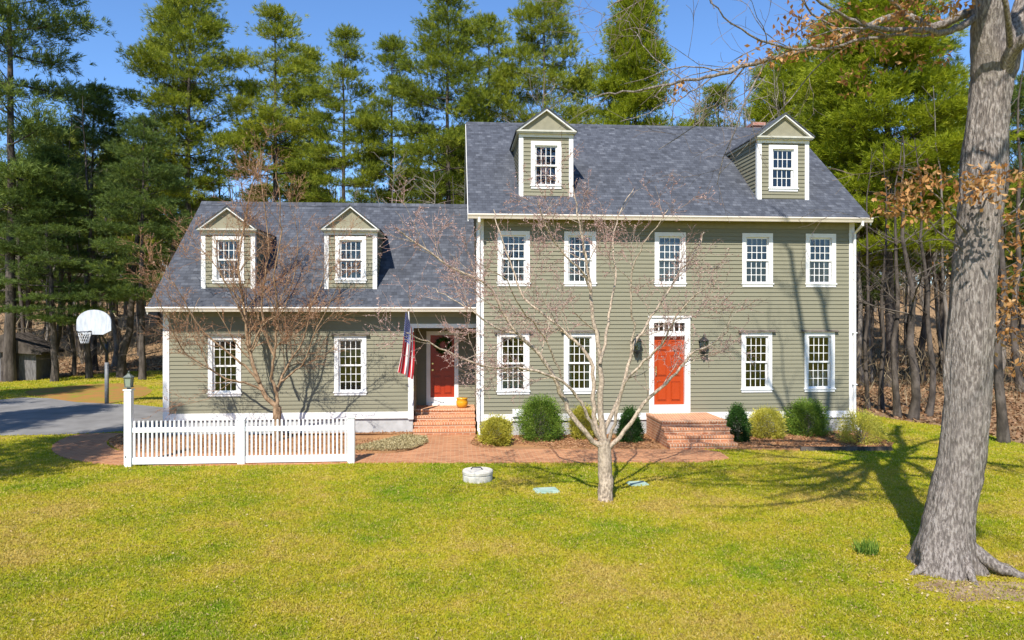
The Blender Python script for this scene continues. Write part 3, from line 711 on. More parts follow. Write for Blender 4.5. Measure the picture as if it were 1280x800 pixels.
def sprout(tb, pts, rads, rng, lvl, cfg, tips):
    """side branches along a polyline; cfg[lvl] = (per metre, length, ratio of parent radius, angle, wobble, up, sides, segments)"""
    if lvl >= len(cfg): return
    per, Ln, rr_, ang, wob, up, sides, k, t0 = cfg[lvl]
    seg = [np.linalg.norm(np.array(pts[i+1])-np.array(pts[i])) for i in range(len(pts)-1)]; tot = sum(seg)
    n_ = rng.poisson(per*tot*(1-t0))
    for _ in range(n_):
        t = t0+(1-t0)*rng.random(); x = t*tot; i = 0
        while i < len(seg)-1 and x > seg[i]: x -= seg[i]; i += 1
        f = min(1, x/seg[i]); a, b = np.array(pts[i]), np.array(pts[i+1]); p = a+(b-a)*f; r = rads[i]+(rads[i+1]-rads[i])*f
        d = side_dir(unit(b-a), ang*(.7+.6*rng.random()), rng); L = Ln*(.5+.9*rng.random())*(1.15-.55*t)
        q, dd = bend(p, d, L, k, rng, wob, up); r0 = max(r*rr_, .0028)
        rd = np.linspace(r0, max(r0*.35, .0022), len(q)); (tb[lvl] if isinstance(tb, list) else tb).add(q, rd, sides); tips.append((q[-1], dd, lvl, q))
        sprout(tb, q, rd, rng, lvl+1, cfg, tips)
    tips.append((np.array(pts[-1]), unit(np.array(pts[-1])-np.array(pts[-2])), lvl, pts))

# ---- pines
def pine_meshes(tag_, seed, H, cs, spread, clump, m, droop=.1, dens=1.0, ncl=34, layer=.55, pointed=False, dead=True):
    rng = np.random.default_rng(seed); tb = Tubes(); k = 14
    x = np.cumsum(rng.normal(0, .05, (k, 2)), 0); x -= x[0]
    zs = np.linspace(-.2, H, k); r0 = H*.0125; pts = [np.array((x[i, 0], x[i, 1], zs[i])) for i in range(k)]; rad = [max(.02, r0*(1-.93*i/(k-1))) for i in range(k)]; rad[0] *= 1.25
    tb.add(pts, rad, 10)
    def at(z): f = (z+.2)/(H+.2)*(k-1); i = min(k-2, int(f)); return pts[i]+(pts[i+1]-pts[i])*(f-i), rad[i]+(rad[i+1]-rad[i])*(f-i)
    C, Dv, T = [], [], []
    bt = Tubes(); z = H*cs
    while z < H*.99:
        t = (z-H*cs)/(H*(1-cs))
        prof = (1-t)**.75 if pointed else min(1, .55+t*1.5)*(1-t**1.5)**.8
        nb = rng.integers(3, 6)
        az0 = rng.random()*6.28
        for b in range(nb):
            if rng.random() > dens: continue
            L = spread*prof*(.55+.6*rng.random())+.35; az = az0+b*6.28/nb+rng.normal(0, .25)
            el = -.05+.55*t+rng.normal(0, .10)-droop; p, r = at(z)
            d = np.array((math.cos(az)*math.cos(el), math.sin(az)*math.cos(el), math.sin(el)))
            q, dd = bend(p, d, L, 5, rng, .08, .05); bt.add(q, np.linspace(max(.018, r*.33), .010, 6), 4)
            nn = max(2, int(L/.42))
            for j in range(nn):
                f = .30+.70*(j+rng.random()*.8)/nn; i = min(4, int(f*5)); pp = q[i]+(q[i+1]-q[i])*(f*5-i)
                w = (1.1-f)*L*.45
                for s_ in (-1, 1, 0):
                    if s_ == 0 and rng.random() < .4: continue
                    side = np.array((-d[1], d[0], 0))*s_*w*(.4+.8*rng.random())
                    c = pp+side+d*abs(w)*.35*(s_ != 0)+np.array((0, 0, rng.normal(.03, .09)))
                    if s_: bt.add([pp, (pp+c)/2+np.array((0, 0, .03)), c], [.012, .008, .005], 3)
                    ntf = int(ncl*.30*(.7+.6*rng.random()))+2; g = rng.normal(size=(ntf, 3))*np.array((clump, clump, clump*.26))*.66
                    ax = g/clump*.9+np.array((0, 0, .55))+unit(c-p)*.6+rng.normal(size=(ntf, 3))*.25; ax /= np.linalg.norm(ax, axis=1, keepdims=True)
                    tv = .46+rng.normal(0, .12)+rng.normal(0, .10, ntf)
                    for _q in range(12):
                        C.append(c+g+ax*rng.uniform(-.10, .06)); Dv.append(ax+rng.normal(size=(ntf, 3))*.48); T.append(np.clip(tv+rng.normal(0, .05, ntf), 0, 1))
        z += layer*(.7+.6*rng.random())*(1-.35*t)
    if dead:                                                     # bare dead stubs below the crown
        z = H*.10
        while z < H*cs:
            p, r = at(z); az = rng.random()*6.28; L = .5+rng.random()*1.9
            d = np.array((math.cos(az), math.sin(az), rng.normal(-.02, .15))); q, dd = bend(p, d, L, 3, rng, .12, -.02)
            bt.add(q, np.linspace(.022, .007, 4), 3)
            for _ in range(3):
                j = rng.integers(1, 4); q2, _d = bend(q[j], side_dir(unit(d), .8, rng), L*.35, 2, rng, .15); bt.add(q2, [.009, .006, .004], 3)
            z += .16+rng.random()*.25
    C = np.concatenate(C); Dv = np.concatenate(Dv); T = np.concatenate(T)
    V, Fc = blades(C, Dv, .17+.12*rng.random(len(C)), .019+.012*rng.random(len(C)), rng)
    crown = fast_mesh(tag_+'_crown', V, [Fc], m, False, np.repeat(T, 4))
    return tb.mesh(tag_+'_trunk', M_PBARK), bt.mesh(tag_+'_branches', M_PBARK), crown, H
def bare_meshes(tag_, seed, H, barkm, twigm, r0=None, spread=1.0, n1=16, crown0=.35):
    rng = np.random.default_rng(seed); tb = Tubes(); k = 12; r0 = r0 or H*.010
    x = np.cumsum(rng.normal(0, .10, (k, 2)), 0); x -= x[0]; zs = np.linspace(-.2, H, k)
    pts = [np.array((x[i, 0], x[i, 1], zs[i])) for i in range(k)]; rad = [max(.012, r0*(1-.95*i/(k-1))) for i in range(k)]; rad[0] *= 1.3
    tb.add(pts, rad, 8); br = Tubes(); tips = []
    for _ in range(n1):
        t = crown0+(1-crown0)*rng.random()*.95; f = t*(k-1); i = min(k-2, int(f)); p = pts[i]+(pts[i+1]-pts[i])*(f-i)
        az = rng.random()*6.28; el = .35+.5*rng.random(); d = np.array((math.cos(az)*math.cos(el), math.sin(az)*math.cos(el), math.sin(el)))
        L = spread*H*.24*(1.25-t)*(.6+.7*rng.random()); q, dd = bend(p, d, L, 5, rng, .12, .06); rr0 = max(.014, rad[i]*.42)
        rd = np.linspace(rr0, .008, 6); br.add(q, rd, 4)
        sprout(br, q, rd, rng, 0, [(2.6, L*.38, .5, .7, .12, .05, 3, 3, .2), (4.0, L*.17, .6, .7, .12, .05, 3, 2, .1)], tips)
    for q_, r_ in list(br.d.items()):
        pass
    return tb.mesh(tag_+'_trunk', barkm), br.mesh(tag_+'_crown', twigm), None, H
def place(meshes, name, x, y, h, label, cat, group, rz=0, wide=1.0, lean=(0, 0)):
    tm, bm_, cm, H = meshes; s = h/H
    r = empty(name, (float(x), float(y), float(terrain(x, y))), label, cat, group, rz); r.scale = (s*wide, s*wide, s); r.rotation_euler = (lean[0], lean[1], rz)
    link('trunk', tm, r)
    if bm_ is not None: link('branches' if cm is not None else 'crown', bm_, r)
    if cm is not None: link('crown', cm, r)
    return r
WP1 = pine_meshes('white_pine', 1, 20, .46, 3.3, .50, M_PINE, dens=.80, layer=.82, ncl=36)
WP2 = pine_meshes('white_pine', 2, 20, .44, 3.8, .55, M_PINE, dens=.75, layer=.84, ncl=36)
WP3 = pine_meshes('white_pine', 3, 20, .52, 3.0, .50, M_PINE, dens=.74, layer=.8, ncl=34)
DP1 = pine_meshes('dark_pine', 4, 17, .27, 3.6, .52, M_PINE2, ncl=36, dens=.82, layer=.78)
DP2 = pine_meshes('dark_pine', 5, 17, .33, 4.0, .55, M_PINE2, dens=.76, layer=.82, ncl=34)
FP1 = pine_meshes('full_pine', 6, 18, .32, 4.0, .60, M_PINE3, ncl=46, layer=.48, pointed=True)
BT = [bare_meshes('bare_tree', 20+i, 14, (M_PBARK, M_GBARK)[i % 2], M_DTWIG, spread=.8, r0=(.13,.11,.17,.10)[i], n1=(14, 18, 12, 20)[i]) for i in range(4)]
GT = [bare_meshes('grey_tree', 30+i, 12, M_GBARK, M_GREYT, r0=.10, n1=52, spread=1.1, crown0=.25) for i in range(2)]

def hero(m, name, u, vtop, dep, label, group=None, cat='pine tree', rz=0, wide=1.0):
    g = GU(u, dep); h = CH+(HZ-vtop)/F*dep-float(terrain(g[0], g[1])); return place(m, name, g[0], g[1], h, label, cat, group, rz, wide)
TG = 'tall pines behind the house'
hero(DP2, 'pine_tree', 12, -190, 37, 'very tall dark pine at the left edge, top cut off', rz=.4, wide=.82)
hero(DP1, 'pine_tree', 68, 190, 37, 'broad blue green pine left of the backboard, lower than its neighbours', rz=1.2, wide=1.25)
hero(DP1, 'pine_tree', 118, 112, 44, 'dark pine between the leftmost tall pine and the double trunk pine', rz=2.5, wide=1.0)
hero(DP2, 'pine_tree', 178, 150, 38, 'dark low hanging pine just left of the leftmost dormer', rz=3.3, wide=1.05)
hero(WP2, 'pine_tree', 232, -30, 44, 'tallest pine left of centre, rising above the leftmost dormer', rz=0.3, wide=.95)
hero(WP3, 'pine_tree', 218, -4, 45.5, 'second stem of the tall pine above the leftmost dormer', rz=2.0, wide=.7)
hero(WP1, 'pine_tree', 345, 14, 46, 'rounded pine rising above the left half of the wing roof', TG, rz=1.0)
hero(WP3, 'pine_tree', 385, 66, 50, 'narrow pine left of the pine above the second wing dormer', TG, rz=4.0, wide=.8)
hero(WP1, 'pine_tree', 430, 38, 44, 'slim yellow green pine standing right above the second wing dormer', TG, rz=2.2, wide=.85)
hero(WP3, 'pine_tree', 492, 52, 45, 'pointed pine midway between second wing dormer and main roof', TG, rz=.1, wide=.9)
hero(WP2, 'pine_tree', 562, -2, 43, 'broad pine just left of the main roof ridge end', TG, rz=5.0, wide=.95)
hero(WP1, 'pine_tree', 612, 24, 47, 'pine directly behind the left end of the main ridge', TG, rz=.7, wide=.9)
hero(WP2, 'pine_tree', 684, -22, 44, 'tall full pine rising behind the left dormer of the main roof', TG, rz=2.9, wide=.85)
hero(WP3, 'pine_tree', 735, 92, 50, 'lower thin pine right of the left main dormer', TG, rz=1.7, wide=.7)
hero(FP1, 'pine_tree', 800, -24, 42, 'dense pointed conifer behind the middle of the main ridge', TG, rz=.9, wide=.70)
hero(WP3, 'pine_tree', 955, 88, 56, 'distant small pine behind the brick chimney', TG, rz=.5, wide=.8)
hero(FP1, 'pine_tree', 1035, 26, 40, 'bright green pine just behind the right dormer', rz=3.9, wide=.85)
hero(FP1, 'pine_tree', 1112, -70, 34, 'largest bright green pine, spreading over the right end of the roof', rz=2.1, wide=1.05)
hero(DP2, 'pine_tree', 1178, 60, 44, 'dark pine half hidden between bright green pine and the oak trunk', rz=1.1, wide=.8)
hero(DP1, 'pine_tree', 1292, 96, 34, 'dark pine behind the oak trunk at the right edge', rz=.2, wide=.9)
hero(GT[0], 'bare_tree', 690, 84, 36, 'grey bare twiggy tree behind the left dormer of the main roof', None, 'bare tree', .5, 1.3)
hero(GT[1], 'bare_tree', 598, 150, 36, 'grey bare tree tangled against the left end of the main roof', None, 'bare tree', 1.5, 1.2)
hero(GT[0], 'bare_tree', 505, 190, 33, 'pale branched bare tree above the wing roof near the gable', None, 'bare tree', 2.5, 1.2)
hero(GT[1], 'bare_tree', 560, 215, 33, 'low bare tree in the corner between wing roof and main gable', None, 'bare tree', 3.5, 1.3)
for i, u in enumerate((846, 862, 874, 888, 903, 913, 924, 938, 952, 970, 645, 628)):
    hero(GT[i % 2], 'bare_tree', u, 74+12*((i*37) % 5), 40+(i % 4)*3, 'one of the thin bare grey trees standing above the main ridge', 'thin bare trees above the main ridge', 'bare tree', i*1.3, .95)
hero(WP3, 'pine_tree', 898, 112, 58, 'small far pine filling the gap between pointed conifer and chimney', TG, rz=1.9, wide=1.2)
hero(FP1, 'pine_tree', 985, 66, 50, 'yellow green pine just above the right dormer ridge', TG, rz=2.7, wide=1.0)

# named trunks at the edge of the woods
for u, vb, w_, lab in ((70,471,.5,'dark straight pine trunk left of the basketball backboard'),(92,470,.34,'thin dark trunk just left of the backboard'),(112,473,.46,'dark trunk directly below the backboard net'),(152,472,.62,'thick leaning dark trunk right of the basketball pole')):
    g = G(u, vb); rr_ = place(BT[2], 'bare_tree', g[0], g[1], 15, lab, 'tree trunk', None, u, .85*w_/.34/1.3, (0, .10 if u == 152 else .02))
for u, vb, lab, q in ((1085,512,'slim dark tree closest to the right corner of the house',.8),(1102,514,'second dark trunk to the right of the house corner',.9),(1122,522,'dark trunk midway between house corner and oak',1.1),(1141,524,'stout dark trunk nearly behind the left side of the oak',1.5),(1160,520,'dark trunk touching the oak outline',1.1),(1255,553,'dark trunk standing just right of the oak trunk',1.3)):
    g = G(u, vb); place(BT[0], 'bare_tree', g[0], g[1], 9.5, lab, 'tree trunk', None, u*1.7, q*1.2)
rng = np.random.default_rng(77)
taken = []
def scatter(n_, reg, meshes, name, cat, label, group, hr, wr=(.8, 1.2), mind=1.4):
    k = 0; tries = 0
    while k < n_ and tries < 6000:
        tries += 1; dep = reg[2]+(reg[3]-reg[2])*rng.random()**.8; u = reg[0]+(reg[1]-reg[0])*rng.random(); g = GU(u, dep)
        if inside(np.array([g[0]]), np.array([g[1]]), LAWN)[0]: continue
        if -9.5 < g[0] < 12 and g[1] < 11: continue
        if any((g[0]-a)**2+(g[1]-b)**2 < mind**2 for a, b in taken): continue
        taken.append((g[0], g[1])); k += 1
        place(meshes[rng.integers(len(meshes))], name, g[0], g[1], hr[0]+(hr[1]-hr[0])*rng.random(), label, cat, group, rng.random()*6.28, wr[0]+(wr[1]-wr[0])*rng.random(), (rng.normal(0, .03), rng.normal(0, .03)))
scatter(46, (-120, 330, 40, 70), BT, 'bare_tree', 'tree trunk', 'one of the slender dark trunks crowded in the woods beyond the driveway', 'trunks in the woods beyond the driveway', (12, 17))
scatter(50, (1050, 1420, 27, 66), BT, 'bare_tree', 'tree trunk', 'one of the slender dark trunks crowded right of the house', 'trunks in the woods right of the house', (12, 17))
scatter(16, (-160, 260, 44, 66), [DP1, DP2, WP2], 'pine_tree', 'pine tree', 'one of the dark pines massed deep in the woods beyond the driveway', 'pines deep in the left woods', (13, 19))
scatter(46, (200, 1010, 47, 72), [WP1, WP2, WP3], 'pine_tree', 'pine tree', 'one of the farther pines filling the gaps behind the front row', 'farther pines behind the house', (10, 17.5))
scatter(14, (1030, 1420, 42, 66), [DP1, DP2, WP2], 'pine_tree', 'pine tree', 'one of the dark pines massed deep in the woods right of the house', 'pines deep in the right woods', (12, 17))
scatter(40, (200, 1000, 34, 60), GT+BT, 'bare_tree', 'bare tree', 'one of the bare grey trees mixed among the pines behind the roofs', 'bare trees behind the roofs', (8, 12))

# undergrowth and the far wood that reads as one mass
def woods_mass():
    rng = np.random.default_rng(5); tb = Tubes(); Vs = []; Fs = []; Ts = []; off = 0
    n_ = 30000
    u = rng.uniform(-260, 1540, n_); dep = 34+52*rng.random(n_)**.7
    right = u > 1040; dep = np.where(right, 25+50*rng.random(n_), dep); dep = np.where(u < 215, 41+38*rng.random(n_), dep)
    X = CX+(FW[0]+RT[0]*(u-640)/F)*dep; Y = CY+(FW[1]+RT[1]*(u-640)/F)*dep
    ok = ~inside(X, Y, LAWN) & ~((X > -9.5) & (X < 12) & (Y < 12)); X, Y, dep = X[ok], Y[ok], dep[ok]; n_ = len(X)
    Z = terrain(X, Y)+rng.random(n_)**1.6*np.clip(dep*.06, 1.2, 4); C = np.stack([X, Y, Z], 1)
    Dv = np.stack([rng.normal(0, .5, n_), rng.normal(0, .5, n_), .6+.5*rng.random(n_)], 1)
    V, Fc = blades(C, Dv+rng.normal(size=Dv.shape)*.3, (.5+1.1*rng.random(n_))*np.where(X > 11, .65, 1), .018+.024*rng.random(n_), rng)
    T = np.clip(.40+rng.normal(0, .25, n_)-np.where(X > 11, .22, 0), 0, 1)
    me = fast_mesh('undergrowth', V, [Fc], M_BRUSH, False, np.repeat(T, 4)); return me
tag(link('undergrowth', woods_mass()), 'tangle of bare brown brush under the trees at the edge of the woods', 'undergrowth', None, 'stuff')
def far_wood():
    rng = np.random.default_rng(6); tb = Tubes()
    for _ in range(520):
        u = rng.uniform(-330, 1620); dep = 74+30*rng.random(); g = GU(u, dep); g[2] = terrain(g[0], g[1]); h = 9+6*rng.random(); l = rng.normal(0, .5, 2)
        tb.add([g, g+np.array((l[0]*.4, l[1]*.4, h*.5)), g+np.array((l[0], l[1], h))], [.16+.1*rng.random(), .12, .03], 5)
        for _k in range(9):
            z = h*(.25+.7*rng.random()); q, _ = bend(g+np.array((0, 0, z)), rng.normal(size=3)*(1, 1, .6)+np.array((0, 0, .6)), 2+2*rng.random(), 3, rng, .15, .05); tb.add(q, [.04, .03, .022, .012], 3)
    return tb.mesh('far_wood', M_GBARK)
tag(link('far_wood', far_wood()), 'far off bare wood behind everything, reading as one grey brown mass', 'woods', None, 'stuff')
def far_brush():
    rng = np.random.default_rng(8); n_ = 60000
    u = rng.uniform(-330, 1620, n_); dep = 80+28*rng.random(n_)
    X = CX+(FW[0]+RT[0]*(u-640)/F)*dep; Y = CY+(FW[1]+RT[1]*(u-640)/F)*dep; Z = terrain(X, Y)+rng.random(n_)**1.15*8
    Dv = np.stack([rng.normal(0, .5, n_), rng.normal(0, .5, n_), .7+.5*rng.random(n_)], 1)
    V, Fc = blades(np.stack([X, Y, Z], 1), Dv, 1.0+1.6*rng.random(n_), .07+.06*rng.random(n_), rng)
    T = np.clip(.5+rng.normal(0, .22, n_)-.02*Z, 0, 1); return fast_mesh('far_brush', V, [Fc], M_BRUSH, False, np.repeat(T, 4))
tag(link('far_brush', far_brush()), 'hazy brown thicket closing off the woods at the back', 'undergrowth', None, 'stuff')
def litter():
    rng = np.random.default_rng(9); n_ = 60000; u = rng.uniform(-200, 1500, n_); dep = 18+34*rng.random(n_)
    X = CX+(FW[0]+RT[0]*(u-640)/F)*dep; Y = CY+(FW[1]+RT[1]*(u-640)/F)*dep
    ok = ~inside(X, Y, LAWN) & ~((X > -9.2) & (X < 11.3) & (Y < 9)); X, Y = X[ok], Y[ok]; n_ = len(X)
    V, Fc = blades(np.stack([X, Y, terrain(X, Y)+.01+.04*rng.random(n_)], 1), rng.normal(size=(n_, 3))*(1, 1, .3)+(0, 0, .1), .14, .10, rng, .1)
    return fast_mesh('leaf_litter', V, [Fc], M_LITTER, False, np.repeat(np.clip(rng.normal(.5, .22, n_), 0, 1), 4))
M_TANDIRT = m_noise('tan_dirt', (.20,.13,.075), (.36,.27,.16), 5, .95, .1, .6, .03); M_LITTER2 = m_leaf('pale_leaf_flakes', [(0,(.24,.14,.06)),(.5,(.40,.28,.13)),(1,(.58,.48,.28))], .2)
ob = G(1222, 738)
DIRT = [ob[:2]+np.array((math.cos(a)*.70*(1+.22*math.sin(3*a+1)+.12*math.sin(7*a)), math.sin(a)*.42*(1+.2*math.sin(2*a+2)+.12*math.sin(5*a)))) for a in np.linspace(0, 2*math.pi, 40)[:-1]]
sheet('bare_dirt', DIRT, .0075, M_TANDIRT)
def lawn_leaves():
    rng = np.random.default_rng(19); n_ = 1500; r = 6.2*np.exp(rng.random(n_)*math.log(4)); u = rng.uniform(0, 1300, n_)
    X = CX+(FW[0]+RT[0]*(u-640)/F)*r; Y = CY+(FW[1]+RT[1]*(u-640)/F)*r; X[:500] = ob[0]+rng.normal(0, 1.0, 500); Y[:500] = ob[1]+rng.normal(0, .7, 500)
    ok = inside(X, Y, LAWN)
    for e in EX: ok &= ~inside(X, Y, e)
    X, Y = X[ok], Y[ok]; n_ = len(X); V, Fc = blades(np.stack([X, Y, .02+.025*rng.random(n_)], 1), rng.normal(size=(n_, 3))*(1, 1, .25), .025+.035*rng.random(n_), .022, rng, .12)
    return fast_mesh('fallen_leaves', V, [Fc], M_LITTER2, False, np.repeat(rng.random(n_), 4))
tag(link('fallen_leaves', lawn_leaves()), 'pale dry leaves lying scattered over the lawn', 'fallen leaves', None, 'stuff')
tag(link('leaf_litter', litter()), 'brown fallen leaves covering the forest floor', 'fallen leaves', None, 'stuff')

# ------------------------------------------------------------------ grass
def grass():
    rng = np.random.default_rng(12); n_ = 900000
    r = 6.2*np.exp(rng.random(n_)*math.log(46/6.2)); u = rng.uniform(-60, 1340, n_)
    keep = rng.random(n_) < np.where(r < 17, 1, .55); r, u = r[keep], u[keep]
    X = CX+(FW[0]+RT[0]*(u-640)/F)*r; Y = CY+(FW[1]+RT[1]*(u-640)/F)*r
    ok = inside(X, Y, LAWN)
    for e in EX: ok &= ~inside(X, Y, e)
    ob = G(1222, 738); dd = np.sqrt(((X-ob[0])/1.1)**2+((Y-ob[1])/.7)**2); ok &= (dd > 1+rng.normal(0, .5, len(X))) | (rng.random(len(X)) < .25)
    X, Y, r = X[ok], Y[ok], r[ok]; n_ = len(X)
    thin = np.sin(X*1.7+Y*.6)+np.sin(Y*2.3-X*.9+1)+rng.normal(0, 1.4, n_) > -2.6; X, Y, r = X[thin], Y[thin], r[thin]; n_ = len(X)
    h = (.020+.024*rng.random(n_))*(1+.03*r); w = .004+.0008*r
    Dv = np.stack([rng.normal(0, .75, n_), rng.normal(0, .75, n_), .35+.7*rng.random(n_)], 1)
    V, Fc = blades(np.stack([X, Y, np.full(n_, .004)], 1), Dv, h, w, rng, .06)
    return fast_mesh('grass', V, [Fc], M_BLADE, False, np.repeat(rng.random(n_), 4))
tag(link('grass', grass()), 'short yellow green grass covering the front lawn', 'grass', None, 'stuff')
def chips(poly, n_, seed):
    rng = np.random.default_rng(seed); p = np.array([q[:2] for q in poly], float); lo, hi = p.min(0), p.max(0)
    X = rng.uniform(lo[0], hi[0], n_); Y = rng.uniform(lo[1], hi[1], n_); ok = inside(X, Y, poly); X, Y = X[ok], Y[ok]; n_ = len(X)
    V, Fc = blades(np.stack([X, Y, .046+.02*rng.random(n_)], 1), rng.normal(size=(n_, 3))*(1, 1, .25), .07, .025, rng, .05)
    return V, Fc, np.clip(rng.normal(.5, .22, n_), 0, 1)
Vs, Fs, Ts, off = [], [], [], 0
for i, b in enumerate((BED1, BED2, BED3)):
    V, Fc, T = chips(b, (9000, 6000, 6000)[i], 40+i); Vs.append(V); Fs.append(Fc+off); Ts.append(T); off += len(V)
tag(link('mulch_chips', fast_mesh('mulch_chips', np.concatenate(Vs), [np.concatenate(Fs)], M_CHIP, False, np.repeat(np.concatenate(Ts), 4))), 'loose red brown bark chips scattered over the mulch beds', 'mulch', None, 'stuff')

# ------------------------------------------------------------------ shrubs
def shrub(name, u0, u1, vt, vb, m, label, seed, cone=False, loose=0.0, leaf=.038, nl=5200, dep_off=0):
    nl = int(nl*2.6)
    rng = np.random.default_rng(seed); g = G((u0+u1)/2, vb-3); dep = (CH)/((vb-3-HZ)/F); w = (u1-u0)/F*dep/2*.90; h = (vb-vt)/F*dep*.97
    r = empty(name, (g[0], g[1]+w*.2, .03), label, 'shrub')
    ph = rng.random(6)*6.28
    th = rng.random(nl)*6.28; zz = rng.random(nl)
    lump = 1+.13*np.sin(3*th+ph[0]+5*zz)+.13*np.sin(5*th+ph[1]-7*zz)+.12*np.sin(9*th+ph[2]+13*zz)+.08*np.sin(14*th+ph[4]-19*zz)
    if cone: prof = np.sqrt(np.clip(1-((zz-.28)/.74)**2, 0, 1))*np.where(zz > .3, 1-.35*(zz-.3), 1)
    else: prof = np.sqrt(np.clip(1-((zz-.42)/.60)**2, .0, 1))
    rad = w*prof*lump*(rng.random(nl)**.20)
    C = np.stack([rad*np.cos(th), rad*np.sin(th), zz*h*.92+rng.normal(0, .012+loose*.05, nl)], 1)
    O = np.stack([np.cos(th)*prof, np.sin(th)*prof, (zz-.35)*1.3+.35], 1)+rng.normal(size=(nl, 3))*.35
    ex = rng.random(nl) < .10+loose; C[ex] += unit_rows(O[ex])*(.04+.10*rng.random((ex.sum(), 1)))*(1+loose*2)
    V, Fc = blades(C, O, leaf*(1+.7*rng.random(nl)), leaf*.42, rng, .08)
    T = np.clip(.45+.10*np.sin(4*th+ph[3]+9*zz)+rng.normal(0, .20, nl), 0, 1)
    link('foliage', fast_mesh('foliage', V, [Fc], m, False, np.repeat(T, 4)), r)
    tb = Tubes()
    for _ in range(26):
        a = rng.random()*6.28; s = w*.75*rng.random(); p1 = np.array((s*math.cos(a), s*math.sin(a), h*(.45+.4*rng.random()*(1-.4*s/w)))); tb.add([np.zeros(3)-np.array((0,0,.05)), p1*.5+rng.normal(size=3)*.03, p1], [.012, .008, .004], 4)
    link('stems', tb.mesh('stems', M_GBARK), r)
def unit_rows(a): return a/(np.linalg.norm(a, axis=1, keepdims=True)+1e-9)
shrub('shrub', 601,640,525,560, M_SHY, 'yellow green rounded shrub nearest the side porch steps', 1)
shrub('shrub', 651,702,502,555, M_SHG, 'large green bushy shrub between the two lower left windows', 2, loose=.25, nl=7500)
shrub('shrub', 713,746,511,553, M_SHY, 'yellow green shrub half hidden behind the forked bare tree', 3)
shrub('shrub', 773,803,513,557, M_SHD, 'dark conical shrub left of the front door steps', 4, cone=True)
shrub('shrub', 907,938,509,556, M_SHD, 'dark conical shrub right of the front door steps', 5, cone=True)
shrub('shrub', 939,982,514,552, M_SHY, 'yellow green shrub between the dark cone and the green bush', 6)
shrub('shrub', 987,1034,507,549, M_SHG, 'mid green spreading shrub under the rightmost lower window', 7, loose=.25, nl=6500)
shrub('shrub', 1056,1098,526,559, M_SHY, 'loose open shrub at the right corner of the house', 8, loose=.5, nl=2600)
def cover():
    rng = np.random.default_rng(15); pts = [G(u, v) for u, v in ((432,565),(470,556),(505,547),(533,549),(535,556),(515,564),(480,566.5))]; p = np.array(pts)[:, :2]
    X = rng.uniform(p[:, 0].min(), p[:, 0].max(), 16000); Y = rng.uniform(p[:, 1].min(), p[:, 1].max(), 16000); ok = inside(X, Y, p); X, Y = X[ok], Y[ok]; n_ = len(X)
    Z = .05+.05*rng.random(n_); V, Fc = blades(np.stack([X, Y, Z], 1), rng.normal(size=(n_, 3))*(.7, .7, .3)+(0, 0, .5), .05, .02, rng)
    return fast_mesh('ground_cover', V, [Fc], M_COVER, False, np.repeat(rng.random(n_), 4))
tag(link('ground_cover', cover()), 'pale creeping ground cover at the end of the mulch bed by the porch steps', 'ground cover', None, 'stuff')

# ------------------------------------------------------------------ front bare trees and the oak
def limb(tb, pts, r0, r1, sides, rng, wob=.012):
    P_ = [np.array(p, float) for p in pts]; out = []
    for i in range(len(P_)-1):                                   # Catmull-Rom
        a, b, c, d = P_[max(i-1, 0)], P_[i], P_[i+1], P_[min(i+2, len(P_)-1)]
        for k in range(4):
            t = k/4; out.append(.5*((2*b)+(-a+c)*t+(2*a-5*b+4*c-d)*t*t+(-a+3*b-3*c+d)*t**3)+(rng.normal(0, wob, 3) if i+k else 0))
    out.append(P_[-1]); n_ = len(out); rd = [r0+(r1-r0)*(i/(n_-1))**.8 for i in range(n_)]; tb.add(out, rd, sides); return out, rd
def buds(tips, rng, per, ln, wd, levels):
    C, Dv = [], []
    for p, d, lvl, q in tips:
        if lvl not in levels: continue
        for _ in range(rng.poisson(per)):
            i = rng.integers(0, len(q)-1); f = rng.random(); C.append(q[i]+(q[i+1]-q[i])*f); Dv.append(rng.normal(size=3)+(0, 0, .4))
    C = np.array(C); Dv = np.array(Dv); V, Fc = blades(C, Dv, ln*(.6+.8*rng.random(len(C))), wd, rng, .1); return V, Fc, rng.random(len(C))
M_BUDP = m_leaf('pink_buds', [(0,(.34,.17,.13)),(.5,(.52,.32,.27)),(1,(.66,.48,.42))], .3)
M_BUDR = m_leaf('rust_buds', [(0,(.26,.12,.06)),(.5,(.42,.24,.14)),(1,(.56,.38,.25))], .3)
def front_tree(name, label, base, trunk, limbs, Y, barkm, twigm, budm, seed, cfg, rt, bud=(4, .03, .014), yl=1.0):
    rng = np.random.default_rng(seed); wood = Tubes(); br = Tubes(); tw = Tubes(); tips = []
    tp = [P(u, v, Y) for u, v in trunk]; tp = [tp[0]-np.array((0, 0, .1))]+tp
    limb(wood, tp, rt[0], rt[1], 14, rng, .006)
    for uvs, r0, r1, y1 in limbs:
        k = len(uvs); pts = [P(u, v, Y+y1*yl*(i/(k-1))**1.2) for i, (u, v) in enumerate(uvs)]
        o_, rd = limb(wood, pts, r0*.84, r1*.8, 8, rng); sprout([br, tw, tw, tw], o_, rd, rng, 0, cfg, tips)
    r = empty(name, tuple(map(float, (tp[1][0], tp[1][1], 0))), label, 'tree')
    off = -Vector((tp[1][0], tp[1][1], 0))
    for key, L__ in br.d.items(): wood.d.setdefault(key, []).extend(L__)
    for nm, t_, m in (('trunk', wood, barkm), ('crown', tw, twigm)):
        c = link(nm, t_.mesh(nm, m), r); c.location = off
    V, Fc, T = buds(tips, rng, *bud, (1, 2, 3)); c = link('buds', fast_mesh('buds', V, [Fc], budm, False, np.repeat(T, 4)), r); c.location = off
YA = G(757, 626)[1]
